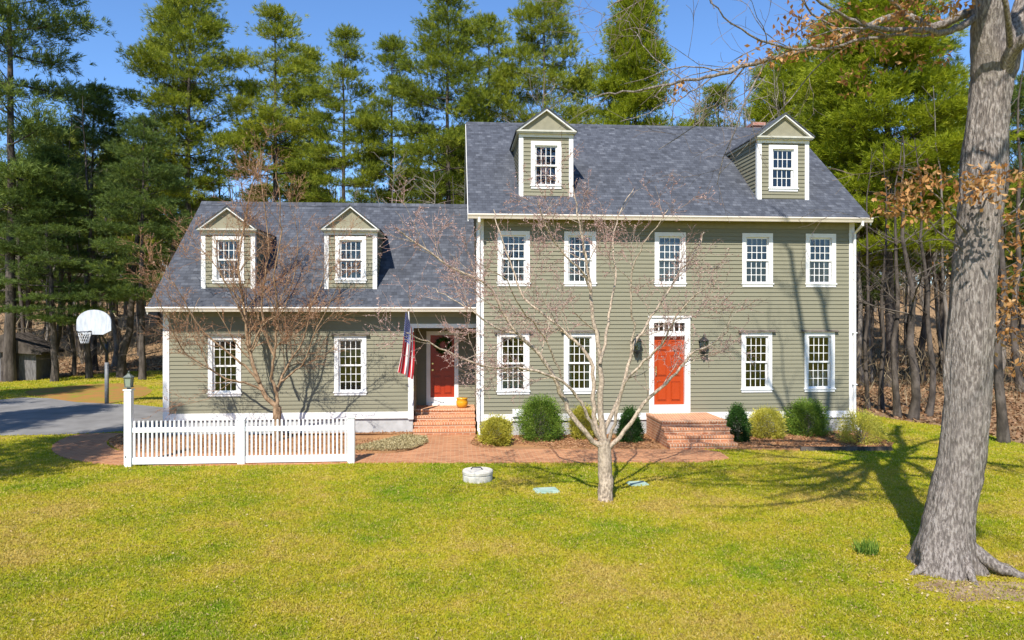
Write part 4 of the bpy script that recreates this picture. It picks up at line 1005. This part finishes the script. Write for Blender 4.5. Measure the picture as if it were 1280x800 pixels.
front_tree('bare_tree', 'pale forked bare tree with pinkish buds on the lawn before the house', None,
  [(757,628),(757,600),(756,575),(755,550)], [
  ([(754,560),(736,546),(710,510),(697,481),(674,442),(645,416),(623,380),(611,358),(566,334),(514,299),(496,286)], .070, .014, -.9),
  ([(755,556),(742,536),(726,503),(703,477),(658,461),(603,457),(560,440),(528,424),(508,416)], .048, .009, -1.6),
  ([(754,555),(744,530),(742,487),(739,451),(710,419),(681,393),(655,372),(640,335),(625,290),(617,262)], .062, .010, .9),
  ([(755,556),(752,530),(751,477),(749,438),(741,395),(738,352),(729,310),(722,268),(716,232)], .085, .012, .3),
  ([(756,556),(757,535),(775,494),(788,445),(808,405),(830,372),(846,345),(868,318),(880,290)], .058, .010, 1.2),
  ([(756,558),(768,530),(781,480),(805,452),(827,430),(840,405),(862,375),(896,350)], .046, .009, -1.3),
  ([(757,562),(775,546),(800,512),(815,493),(840,473),(864,443),(890,430),(905,417),(913,402)], .058, .010, -.5),
  ([(750,455),(757,420),(763,385),(770,345),(766,300),(776,262),(792,236)], .042, .009, 1.3),
  ([(739,365),(728,340),(700,312),(682,282),(672,250)], .030, .008, -.9),
  ([(645,416),(620,410),(588,388),(562,372),(540,360)], .028, .008, .8),
  ([(788,445),(792,405),(788,365),(795,322),(815,290),(835,262)], .030, .008, -.8),
  ([(703,477),(690,440),(668,405),(650,385),(632,350),(600,330)], .026, .008, -1.9)], YA, M_CHERRY, M_PINKT, M_BUDP, 51,
  [(3.7,1.2,.36,.75,.16,.06,5,5,.36),(6.8,.55,.42,.75,.16,.05,3,3,.12),(9.5,.25,.5,.8,.15,.05,3,2,.1)], (.155, .12), bud=(4.4, .030, .015))
YB = G(345, 553)[1]
front_tree('bare_tree', 'tan multi stemmed bare tree with rusty twigs in the bed before the wing', None,
  [(345,553),(346,540),(346,525),(347,508)], [
  ([(347,510),(334,498),(322,474),(312,438),(308,406),(305,380),(298,335),(304,285),(314,235),(322,205)], .085, .014, .3),
  ([(324,478),(308,460),(292,446),(260,420),(246,404),(234,382),(222,362),(207,342)], .045, .010, -1.0),
  ([(328,488),(310,479),(288,475),(260,460),(232,442),(222,426),(210,398),(196,372)], .038, .010, -1.6),
  ([(260,460),(254,440),(242,420),(240,396),(250,372)], .022, .008, .6),
  ([(347,508),(346,492),(340,474),(342,446),(346,410),(347,380),(342,345),(350,300),(350,255),(345,215)], .060, .010, -.8),
  ([(347,508),(348,484),(360,456),(378,428),(388,386),(401,358),(412,318)], .052, .010, .5),
  ([(352,476),(366,466),(380,452),(392,420),(410,382),(428,348)], .036, .009, -1.2),
  ([(343,446),(330,410),(328,370),(336,320),(332,265),(326,222),(330,190)], .040, .010, .2),
  ([(308,406),(290,370),(275,335),(268,295)], .026, .008, -.9),
  ([(312,438),(330,405),(352,390),(366,352),(372,300),(366,262)], .028, .008, -.2),
  ([(305,380),(280,350),(262,322),(236,305)], .024, .008, .2)], YB, M_MAPLE, M_RUSTT, M_BUDR, 52,
  [(3.8,1.45,.42,.6,.15,.10,4,5,.2),(5.5,.66,.5,.65,.15,.08,3,3,.12),(8.0,.30,.6,.7,.15,.05,3,2,.1)], (.125, .105), bud=(3.0, .036, .018))

def oak():
    rng = np.random.default_rng(61); b = G(1183, 712); Y = b[1]; wood = Tubes(); br = Tubes(); tw = Tubes(); tips = []
    cl = [(1184,726,46),(1181,700,40),(1180,686,37.5),(1184,660,34),(1188,637,32),(1195,605,30.5),(1202,572,30),(1207,520,29),(1210,482,29),(1214,405,28.5),(1218,327,27.5),(1224,270,27.5),(1228,225,28),(1234,150,26),(1240,95,27),(1241,60,26)]
    # main stem with bark relief and root flare
    S_ = 72; rows = []; cen = []
    cu = []
    for i in range(len(cl)-1):
        for k in range(10):
            t = k/10; cu.append(tuple(cl[i][j]*(1-t)+cl[i+1][j]*t for j in range(3)))
    cu.append(cl[-1]); nr = len(cu); ang = np.arange(S_)*2*np.pi/S_; V = []
    ph = rng.random(S_)*.0; rid = rng.normal(size=S_)
    for i, (u, v, hw) in enumerate(cu):
        c = P(u, v, Y); dep = (c-CAM) @ FW; r = hw/F*dep*.84
        if i % 6 == 0: tgt = rng.normal(size=S_)
        rid = rid*.80+tgt*.20
        fl = max(0, 1-(c[2]/.8)); lob = 1+fl**2*(.10+.16*np.cos(3*ang+.6)+.14*np.cos(5*ang+2.0)+.05*np.cos(9*ang))+.02*np.sin(2*ang+i*.03)
        rr = r*lob+rid*.010; rr = rr+np.maximum(0, rid)*.008; ring = np.stack([c[0]+rr*np.cos(ang), c[1]+rr*np.sin(ang), np.full(S_, c[2])], 1)
        if i == 0: ring[:, 2] = -.12
        V.append(ring)
    V = np.concatenate(V); i, j = np.meshgrid(np.arange(nr-1), np.arange(S_), indexing='ij'); j2 = (j+1) % S_
    Fc = np.stack([i*S_+j, i*S_+j2, (i+1)*S_+j2, (i+1)*S_+j], -1).reshape(-1, 4)
    topc = P(1241, 60, Y)
    def L(uvs, r0, r1, y1, sides=12, lv=True, k0=0):
        k = len(uvs); pts = [P(u, v, Y+y1*(q/(k-1))) for q, (u, v) in enumerate(uvs)]; o_, rd = limb(wood, pts, r0, r1, sides, rng, .012)
        if lv: sprout([br, tw, tw, tw], o_, rd, rng, 0, cfgo, tips)
        return o_, rd
    cfgo = [(1.8,1.9,.50,.75,.18,.03,5,5,.2),(2.6,.9,.5,.75,.18,.02,4,4,.15),(4.0,.40,.55,.75,.16,.0,3,3,.1)]
    L([(1240,110),(1236,60),(1234,10),(1240,-60),(1250,-150),(1236,-260),(1240,-380),(1215,-560),(1228,-760),(1200,-980)], .24, .07, -.6)
    L([(1236,-10),(1205,-150),(1160,-320),(1128,-520),(1085,-760)], .16, .06, .8)
    L([(1200,-160),(1120,-240),(1020,-360),(930,-520)], .10, .03, -.8)
    L([(1243,120),(1258,70),(1276,20),(1300,-50),(1330,-150),(1345,-280),(1380,-420)], .19, .09, .6)
    L([(1246,118),(1262,70),(1290,42),(1330,15),(1400,-10),(1480,-60)], .12, .03, -1.5)
    L([(1228,18),(1211,16),(1185,27),(1160,34),(1132,17),(1091,30),(1060,44),(1031,56),(971,71),(935,80),(892,96),(853,101),(802,112),(760,118),(735,123)], .075, .008, .9)
    L([(1232,12),(1205,30),(1180,40),(1140,38),(1095,36),(1060,22),(1030,5),(990,-30)], .060, .010, -1.1)
    L([(1160,36),(1120,42),(1070,52),(1010,62),(950,50),(905,20),(880,-10)], .032, .006, -.7)
    L([(853,101),(835,85),(808,62),(790,35),(770,20)], .012, .004, .5, 6)
    L([(892,96),(868,112),(840,128),(800,145),(775,152)], .011, .004, -.3, 6)
    L([(1236,-40),(1180,-90),(1090,-130),(980,-110),(880,-60),(810,-20),(760,10)], .085, .008, 1.2)
    L([(1244,-140),(1150,-220),(1050,-300),(950,-340)], .12, .03, 2.0)
    L([(1238,-220),(1180,-330),(1090,-430),(1000,-520)], .11, .03, -1.0)
    L([(1320,-120),(1400,-200),(1500,-260),(1620,-300)], .09, .015, 1.0)
    L([(1340,-250),(1300,-380),(1290,-520)], .07, .015, 2.5)
    L([(1250,-150),(1270,-280),(1330,-420),(1350,-560)], .10, .03, -2.0)
    L([(1244,-100),(1200,-150),(1160,-240),(1150,-360)], .10, .03, -2.6)
    for w3, r0, r1 in (([(6.45,-10.1,8.2),(5.2,-12.4,9.4),(3.6,-14.6,10.2),(1.8,-16.2,10.6)], .12, .025), ([(6.4,-10.2,7.3),(5.0,-12.0,8.0),(3.0,-12.9,8.7),(.8,-13.1,9.2)], .09, .02), ([(6.5,-10.3,8.8),(4.8,-13.2,9.4),(2.4,-14.4,9.9),(-.2,-14.3,10.5)], .09, .02), ([(6.5,-10.3,9.6),(5.9,-13.4,10.2),(4.6,-15.4,10.6),(2.4,-16.0,11.2)], .08, .02), ([(6.4,-10.2,8.0),(5.2,-11.2,9.2),(3.2,-11.0,10.2),(.6,-10.4,11.2)], .08, .02), ([(6.5,-10.2,9.2),(6.4,-13.0,10.8),(5.2,-16.6,11.6),(3.4,-20.5,12.6)], .14, .04),
                       ([(6.9,-10.0,8.6),(8.4,-12.4,10.0),(9.6,-15.6,11.4),(10.4,-19.,12.4)], .14, .04), ([(6.4,-10.3,10.5),(4.0,-11.0,11.8),(.8,-11.6,12.6),(-2.6,-11.4,13.4)], .12, .03), ([(6.4,-10.2,7.9),(4.4,-13.4,8.4),(2.4,-15.0,9.0),(.6,-15.6,9.4)], .08, .02)):
        w3 = [(6.78, -10.92, max(8.1, w3[0][2]))]+[(q[0], q[1]-.7*(1-i/3), max(q[2], 8.6 if i == 0 else 0)) for i, q in enumerate(w3[1:])]
        o_, rd = limb(wood, w3, r0, r1, 8, rng, .02); sprout([br, tw, tw, tw], o_, rd, rng, 0, cfgo, tips)
    for w3, r0 in (([(.22,-.12,.34),(.50,-.26,.13),(.80,-.40,.02),(1.05,-.52,-.05)], .12), ([(-.24,-.10,.32),(-.44,-.14,.08),(-.62,-.15,-.02)], .11), ([(.05,-.22,.30),(.03,-.40,.10),(.0,-.60,-.02)], .11), ([(.30,.05,.35),(.6,.10,.10),(1.0,.05,-.02)], .12)):
        limb(wood, [b+np.array(q) for q in w3], r0, .02, 10, rng, .006)
    # low side shoots that still hold leaves
    L([(1216,300),(1195,275),(1170,245),(1150,222),(1128,214)], .020, .005, -.8, 6)
    L([(1214,318),(1185,300),(1155,275),(1130,268),(1108,262)], .018, .005, -.4, 6)
    L([(1232,262),(1240,240),(1228,218),(1205,205)], .018, .005, -.9, 6)
    L([(1238,300),(1255,275),(1270,262),(1290,240)], .020, .006, -.3, 6)
    L([(1238,440),(1252,410),(1266,380),(1275,340),(1284,300)], .020, .005, -.2, 6)
    L([(1190,255),(1150,300),(1115,310),(1085,318)], .010, .004, 1.0, 6)
    r = empty('oak_tree', tuple(map(float, (b[0], b[1], 0))), 'big grey barked oak with clinging brown leaves on the right', 'tree'); off = -Vector((b[0], b[1], 0))
    for key, L__ in br.d.items(): wood.d.setdefault(key, []).extend(L__)
    Vw, Fw = wood.arrays(); me = fast_mesh('trunk', np.concatenate([V, Vw]), [Fc, Fw+len(V)], M_OAK, True)
    c = link('trunk', me, r); c.location = off
    for nm, t_, m in (('crown', tw, M_GREYT2),): c = link(nm, t_.mesh(nm, m), r); c.location = off
    # burl on the right flank
    C, Dv = [], []
    for u, v, ru, rv, n_, dy in ((1020,38,42,22,130,-.3),(975,64,28,14,75,.2),(1060,45,30,18,110,0),(1120,30,30,20,110,-.4),(1100,62,30,22,26,.2),(1065,92,14,10,22,.3),(1080,108,8,6,14,.3),(1160,72,28,16,30,-.2),(1190,10,30,16,80,-.4),(1135,4,30,8,60,-.6),
        (1135,242,30,28,150,-.4),(1120,258,18,12,70,-.4),(1152,268,22,10,50,-.3),(1168,225,18,14,55,-.7),(1150,214,12,12,35,-.5),(1222,232,24,20,110,-.75),(1240,222,14,22,60,-.7),(1212,245,16,8,30,-.6),(1272,222,14,14,50,-.3),(1262,268,12,10,30,-.3),(1266,300,14,14,55,-.2),(1270,345,14,22,80,-.2),(1262,385,20,24,110,-.2),(1264,420,14,12,40,-.2),(1272,455,10,12,20,-.2),(850,110,12,8,26,.8),(1000,20,20,14,35,-.2),(1178,330,14,14,10,.2),(930,76,14,10,20,.6)):
        q = rng.normal(size=(n_, 3))*.55; base = P(u, v, Y+dy); dep = (base-CAM) @ FW
        C.append(base+np.stack([q[:, 0]*ru/F*dep, q[:, 1]*.35, q[:, 2]*rv/F*dep], 1)); Dv.append(rng.normal(size=(n_, 3))*.7+(0, 0, -.5))
    C = np.concatenate(C); Dv = np.concatenate(Dv); Vl, Fl = blades(C, Dv, .065+.05*rng.random(len(C)), .032+.022*rng.random(len(C)), rng, .16)
    c = link('leaves', fast_mesh('leaves', Vl, [Fl], M_OLEAF, False, np.repeat(rng.random(len(C)), 4)), r); c.location = off
M_GBRANCH = m_bark('oak_branch_bark', (.17,.14,.12), (.33,.28,.24), 14, (1,1,1), .01, .4)
M_GREYT2 = m_noise('oak_twigs', (.16,.115,.09), (.26,.20,.16), 3, .9)
oak()
# pines just outside the left of the frame: their shade lies on the drive, the lawn and the wing wall
for x, y, h, lab, q in ((-13.4,-8.2,13,'pine outside the left of the frame, nearest the fence',1.05),(-18.8,-5.5,15,'pine outside the left of the frame, nearest the driveway',1.0),(-23.5,1.5,16,'pine outside the left of the frame, farthest back beside the driveway',1.0)):
    place(DP1, 'pine_tree', x, y, h, lab, 'pine tree', 'pines shading the driveway from outside the frame', x, q)

# ------------------------------------------------------------------ picket fence with its tall post
f0 = G(161, 583); f1 = G(302.5, 580); f2 = G(439.5, 580); FY = float((f0[1]+f1[1]+f2[1])/3)
fx = [P(161, 560, FY)[0], P(302.3, 560, FY)[0], P(439.2, 560, FY)[0]]
fen = empty('picket_fence', (fx[0], FY, 0), 'white picket fence with one tall end post in front of the wing', 'fence')
def fl(x): return x-fx[0]
zt = [P(161, 488, FY)[2], P(302, 524, FY)[2], P(439, 522, FY)[2]]
for i in range(3):
    x = fl(fx[i]); a = .078 if i == 0 else .080; z = zt[i]
    mb = MB(); mb.box(x-a, x+a, -a, a, -.05, z); mb.build('post', M_FENCE, fen, bevel=.008)
    mb = MB(); mb.box(x-a-.015, x+a+.015, -a-.015, a+.015, z+.001, z+.03)
    if i: q = a+.015; mb.poly([(x-q,-q,z+.031),(x+q,-q,z+.031),(x,0,z+.075)]); mb.poly([(x+q,-q,z+.031),(x+q,q,z+.031),(x,0,z+.075)]); mb.poly([(x+q,q,z+.031),(x-q,q,z+.031),(x,0,z+.075)]); mb.poly([(x-q,q,z+.031),(x-q,-q,z+.031),(x,0,z+.075)])
    mb.build('post_cap', M_FENCE, fen)
ztop, zr1, zr0, zb1, zb0 = P(230,525.5,FY)[2], P(230,534,FY)[2], P(230,540,FY)[2], P(230,571,FY)[2], P(230,580,FY)[2]
for i in (0, 1):
    x0, x1 = fl(fx[i])+.079, fl(fx[i+1])-.081
    MB().box(x0, x1, -.03, .03, zr0, zr1).build('rail', M_FENCE, fen, bevel=.004); MB().box(x0, x1, -.03, .03, max(.05, zb0), zb1).build('rail', M_FENCE, fen, bevel=.004)
    n_ = 24
    for k in range(n_):
        x = x0+(x1-x0)*(k+.5)/n_; MB().box(x-.019, x+.019, -.019, .019, zb1+.001, zr0-.001).box(x-.019, x+.019, -.019, .019, zr1+.001, ztop).build('picket', M_FENCE, fen, uv=False)
MB().box(fl(fx[0])-.05, fl(fx[0])-.02, -.085, -.079, .22, .25).build('latch_plate', M_BLACK, fen)
# post lantern
def lantern(name, loc, s, label, m, wall=False):
    r = empty(name, loc, label, 'lantern')
    w = .085*s
    mb = MB(); mb.box(-w*1.05, w*1.05, -w*1.05, w*1.05, 0, .02*s); mb.tube([(0,0,-.05*s),(0,0,0)], .045*s, 10)
    for a in (-1, 1):
        for b in (-1, 1): mb.tube([(a*w*.8, b*w*.8, .02*s), (a*w, b*w, .24*s)], .010*s, 4)
    mb.box(-w*1.1, w*1.1, -w*1.1, w*1.1, .24*s, .26*s); mb.build('cage', m, r)
    q = w*1.25; mb = MB()
    ap = [(-q,-q,.261*s),(q,-q,.261*s),(q,q,.261*s),(-q,q,.261*s)]; h = w*.35; up = [(-h,-h,.34*s),(h,-h,.34*s),(h,h,.34*s),(-h,h,.34*s)]
    for i in range(4): mb.quad(ap[i], ap[(i+1) % 4], up[(i+1) % 4], up[i])
    mb.poly(up); mb.poly(ap[::-1]); mb.box(-h, h, -h, h, .341*s, .37*s); mb.lathe([(0,.37*s),(.018*s,.385*s),(.02*s,.40*s),(0,.43*s)], 0, 0, 8); mb.build('lamp_cap', m, r)
    mb = MB()
    g0, g1 = w*.72, w*.9; lo = [(-g0,-g0,.025*s),(g0,-g0,.025*s),(g0,g0,.025*s),(-g0,g0,.025*s)]; hi = [(-g1,-g1,.238*s),(g1,-g1,.238*s),(g1,g1,.238*s),(-g1,g1,.238*s)]
    for i in range(4): mb.quad(lo[i], lo[(i+1) % 4], hi[(i+1) % 4], hi[i])
    mb.build('glass', M_LANTG if not wall else M_GLASS, r)
    MB().lathe([(0,.025*s),(.02*s,.03*s),(.02*s,.10*s),(.012*s,.13*s),(.0,.15*s)], 0, 0, 8).build('bulb', M_LAMPGLASS, r)
    if wall:
        mb = MB(); d = -loc[1]-.02
        mb.box(-.05*s, .05*s, d-.02, d, .0*s, .30*s); mb.tube([(0,d-.02,.12*s),(0,d*.6,.02*s),(0,0,-.06*s),(0,0,-.01*s)], .012*s, 6)
        mb.lathe([(0,-.17*s),(.02*s,-.12*s),(.035*s,-.06*s),(.05*s,-.05*s)], 0, 0, 8); mb.build('bracket', m, r)
    return r
M_LANTG = mat('aged_lantern_glass', (.24,.28,.22), .2, .6)
lantern('post_lantern', (fx[0], FY, zt[0]+.07), .88, 'weathered green lantern on top of the tall fence post', M_COPPER)
for u, lab in ((797,'black wall lantern left of the front door'),(880.5,'black wall lantern right of the front door')):
    p = P(u, 439, -.2); lantern('wall_lantern', (float(p[0]), -.15, float(p[2])+.0), 1.15, lab, M_BLACK, True)

# ------------------------------------------------------------------ basketball hoop
g = G(133.5, 505); bh = empty('basketball_hoop', (float(g[0]), float(g[1]), 0), 'basketball hoop with fan shaped white backboard beside the driveway', 'basketball hoop')
Yh = float(g[1]); k_ = lambda u, v, dy=0: P(u, v, Yh+dy)-np.array((g[0], g[1], 0))
zt_ = k_(133.5, 427)[2]
MB().tube([(0,0,-.1),(0,0,k_(133,453)[2])], .075, 12).build('lower_pole', M_GREY, bh, smooth=True)
MB().tube([(0,0,k_(133,453)[2]-.05),(0,0,zt_)], .062, 12).build('upper_pole', M_BLACK, bh, smooth=True)
c = k_(117.5, 404, -1.0); bc = np.array(c)
yaw = math.radians(-12)
def bp_(x, y, z): return (bc[0]+x*math.cos(yaw)-y*math.sin(yaw), bc[1]+x*math.sin(yaw)+y*math.cos(yaw), bc[2]+z)
hw = .70; pts = [(-hw,-.27),(-hw*.55,-.42),(hw*.55,-.42),(hw,-.27)]+[(hw*math.cos(a), .04+.46*math.sin(a)) for a in np.linspace(0, math.pi, 17)]
mb = MB(); A = [bp_(x, -.02, z) for x, z in pts]; B = [bp_(x, .02, z) for x, z in pts]; mb.poly(A); mb.poly(B[::-1])
for i in range(len(pts)): j = (i+1) % len(pts); mb.quad(A[i], A[j], B[j], B[i])
mb.build('backboard', M_BOARD, bh)
mb = MB(); mb.tube([bp_(.05,.03,-.1),(bc[0]*.45, bc[1]*.45, zt_-.15+.1),(0,0,zt_-.45)], .04, 8); mb.tube([bp_(-.0,.03,.05),(0,0,zt_-.1)], .035, 8); mb.build('bracket_arm', M_BLACK, bh)
rc = (-.10, -.36, -.31); mb = MB(); ring = [bp_(rc[0]+.23*math.cos(a), rc[1]+.23*math.sin(a), rc[2]) for a in np.linspace(0, 2*math.pi, 25)]
mb.tube(ring, .014, 6, False); mb.tube([bp_(rc[0],-.03,rc[2]),bp_(rc[0],-.14,rc[2])], .035, 6); rim = mb.build('rim', M_BLACK, bh, smooth=True)
mb = MB()
for i in range(14):
    a = i*2*math.pi/14
    for sg in (-1, 1):
        mb.tube([bp_(rc[0]+(.22-.10*t)*math.cos(a+sg*t*.9), rc[1]+(.22-.10*t)*math.sin(a+sg*t*.9), rc[2]-.42*t) for t in (0, .33, .66, 1)], .009, 4, False)
mb.build('net', M_NET, bh)

# ------------------------------------------------------------------ flag on the porch post
pb = P(514, 433, .76); pt_ = P(510.5, 388, -.25)
fp = empty('flagpole', tuple(map(float, pb)), 'short wall mounted flagpole on the porch post carrying the flag', 'flagpole'); L_ = Vector(pt_-pb)
MB().tube([(0,0,0), tuple(L_)], .014, 8).build('pole', M_WHITE, fp, smooth=True)
MB().lathe([(0,-.02),(.03,.0),(.032,.02),(0,.05)], 0, 0, 10).build('finial', M_BRASS, fp).location = L_
MB().box(-.03,.03,-.05,.0,-.08,.06).build('bracket', M_BLACK, fp)
M_FR = mat('flag_red', (.60,.03,.04), .8); M_FW = mat('flag_white', (.72,.70,.68), .8)
M_FB = mat('flag_blue', (.06,.08,.33), .8); n = N(M_FB); uv = n.uv()
mp = n.new('Mapping'); mp.inputs['Scale'].default_value = (11, 9, 1); n.l(uv, mp.inputs[0]); vo = n.new('TexVoronoi'); vo.inputs['Scale'].default_value = 1; vo.inputs['Randomness'].default_value = 0
n.l(mp.outputs[0], vo.inputs['Vector']); n.base(n.mix(n.math('LESS_THAN', vo.outputs['Distance'], .27), (.06,.08,.33), (.75,.74,.72)))
def flag():
    nu, nv = 39, 44; V = []; hoist = np.array(pt_-pb); Lh = np.linalg.norm(hoist); h0 = pb+hoist*.42; 
    for j in range(nv+1):
        t = j/nv
        for i in range(nu+1):
            s_ = i/nu                                            # 0 at the pole tip side
            top = pt_+(h0-pt_)*s_
            # cloth gathers as it falls, folds deepen
            g_ = 1-.30*t; fold = .055*t**.5*math.sin(s_*13+t*2.0)+.03*math.sin(s_*31+1.0)*t
            ctr = pt_+(h0-pt_)*.5; hor = ctr+(top-ctr)*g_
            lean = -.09*t*t-.02*t
            V.append((hor[0]+(s_-.45)*.16+fold*.7+lean-(1-s_)*.20*t**.7+.07*t**.5, hor[1]-.02+.04*math.cos(s_*17)*t, top[2]*(1-t*.55)+ctr[2]*t*.55-1.50*t))
    Fc = []; mi = []
    for j in range(nv):
        for i in range(nu):
            a = j*(nu+1)+i; Fc.append((a, a+1, a+nu+2, a+nu+1)); st = i//3
            mi.append(2 if (i < 21 and j < nv*.42) else (0 if st % 2 == 0 else 1))
    me = bpy.data.meshes.new('flag'); me.from_pydata([tuple(map(float, p)) for p in V], [], Fc)
    for m in (M_FR, M_FW, M_FB): me.materials.append(m)
    me.polygons.foreach_set('material_index', mi); uvl = me.uv_layers.new(name='UVMap').data
    for p in me.polygons:
        p.use_smooth = True
        for li in p.loop_indices: vi = me.loops[li].vertex_index; uvl[li].uv = ((vi//(nu+1))/(nv*.42), (vi % (nu+1))/21)
    o = link('flag', me); tag(o, 'red, white and blue striped flag with white stars hanging limp by the porch', 'flag'); rebase(o, pb)
flag()

# ------------------------------------------------------------------ small things
g = G(577.5, 507, .64); p = P(577.5, 507, 1.75)
pot = empty('flower_pot', (float(P(577.5,500,1.55)[0]), 1.55, .64), 'yellow glazed pot on the side porch landing', 'flower pot')
prof = [(.09,0),(.14,.02),(.175,.10),(.18,.18),(.15,.255),(.17,.27),(.175,.30),(.15,.302),(.14,.26)]
MB().lathe(prof, 0, 0, 28).build('pot', M_POT, pot, smooth=True); MB().lathe([(0,.255),(.138,.262)], 0, 0, 20).build('soil', M_SOIL, pot)
def wreath():
    rng = np.random.default_rng(4); c = P(554, 432, PY-.03); a = rng.random(900)*6.28; rr_ = .20+rng.normal(0, .035, 900)
    C = np.stack([c[0]+rr_*np.cos(a), c[1]-.02+rng.normal(0, .015, 900), c[2]+rr_*np.sin(a)], 1)
    V, Fc = blades(C, rng.normal(size=(900, 3)), .06, .025, rng, .1); o = link('wreath', fast_mesh('wreath', V, [Fc], M_SHD, False, np.repeat(rng.random(900)*.7, 4)))
    tag(o, 'dark evergreen wreath hanging on the side porch door', 'wreath'); rebase(o, c)
wreath()
g = G(597.5, 604); dep = (g-CAM) @ FW; rad = 19.3/F*dep
sc = empty('well_cover', (float(g[0]), float(g[1])+rad*.75, 0), 'round pale concrete cover standing on the lawn beside the path', 'well cover')
MB().lathe([(0,-.05),(rad*.96,-.05),(rad*.98,.13),(rad*.92,.15)], 0, 0, 40).build('ring', M_CONC, sc, smooth=False, bevel=.01)
MB().lathe([(0,.151),(rad,.152),(rad*1.01,.20),(rad*.97,.225),(0,.235)], 0, 0, 40).build('lid', M_CONC, sc, smooth=False)
mb = MB(); mb.tube([(-.14,.02,.235),(-.10,.02,.275),(.06,-.03,.28),(.10,-.03,.235)], .012, 6); mb.build('handle', M_BLACK, sc)
for u, v, w_, lab in ((683,614.5,30,'teal utility lid set in the grass left of the forked tree'),(797,606,24,'teal utility lid set in the grass right of the forked tree')):
    g = G(u, v); dep = (g-CAM) @ FW; a = w_/2/F*dep; r = empty('utility_lid', tuple(map(float, g)), lab, 'lid', 'teal lids in the lawn', .12)
    MB().box(-a,a,-a*.75,a*.75,-.05,.035).build('frame', M_TEAL, r, bevel=.012); MB().box(-a*.88,a*.88,-a*.65,a*.65,.036,.05).build('lid', M_TEAL, r, bevel=.008)
def sprouts():
    rng = np.random.default_rng(33); g = G(1084, 693); n_ = 260; C = g+np.stack([rng.normal(0, .07, n_), rng.normal(0, .07, n_), np.zeros(n_)], 1)
    V, Fc = blades(C, rng.normal(size=(n_, 3))*(.3, .3, .1)+(0, 0, 1), .14+.12*rng.random(n_), .014, rng, .05); o = link('bulb_sprouts', fast_mesh('bulb_sprouts', V, [Fc], M_SHG, False, np.repeat(rng.random(n_), 4)))
    tag(o, 'small clump of fresh green bulb shoots in the lawn left of the oak', 'plant'); rebase(o, g)
sprouts()
# low shed in the woods behind the drive
g = G(14, 476); sh = empty('shed', (float(g[0]), float(g[1]), 0), 'low weathered grey shed half hidden in the woods at the far left', 'shed', None, .15)
M_SHED = m_noise('weathered_board', (.10,.095,.095), (.20,.19,.19), 6, .9, .1, .4, .02, (4,4,.5)); w_, h_ = 1.15, 1.7
MB().box(-w_,w_,0,2.6,0,h_).build('wall', M_SHED, sh)
mb = MB(); mb.prism([(-w_-.3,-.3,h_-.1),(w_+.35,-.3,h_-.35),(w_+.35,-.3,h_-.22),(-w_*.2,-.3,h_+.75),(-w_-.3,-.3,h_+.1)], (0,3.2,0)); mb.build('roof', M_PBARK, sh)
MB().box(-.45,.35,-.05,0-.001,0,1.5).build('door', M_PBARK, sh)
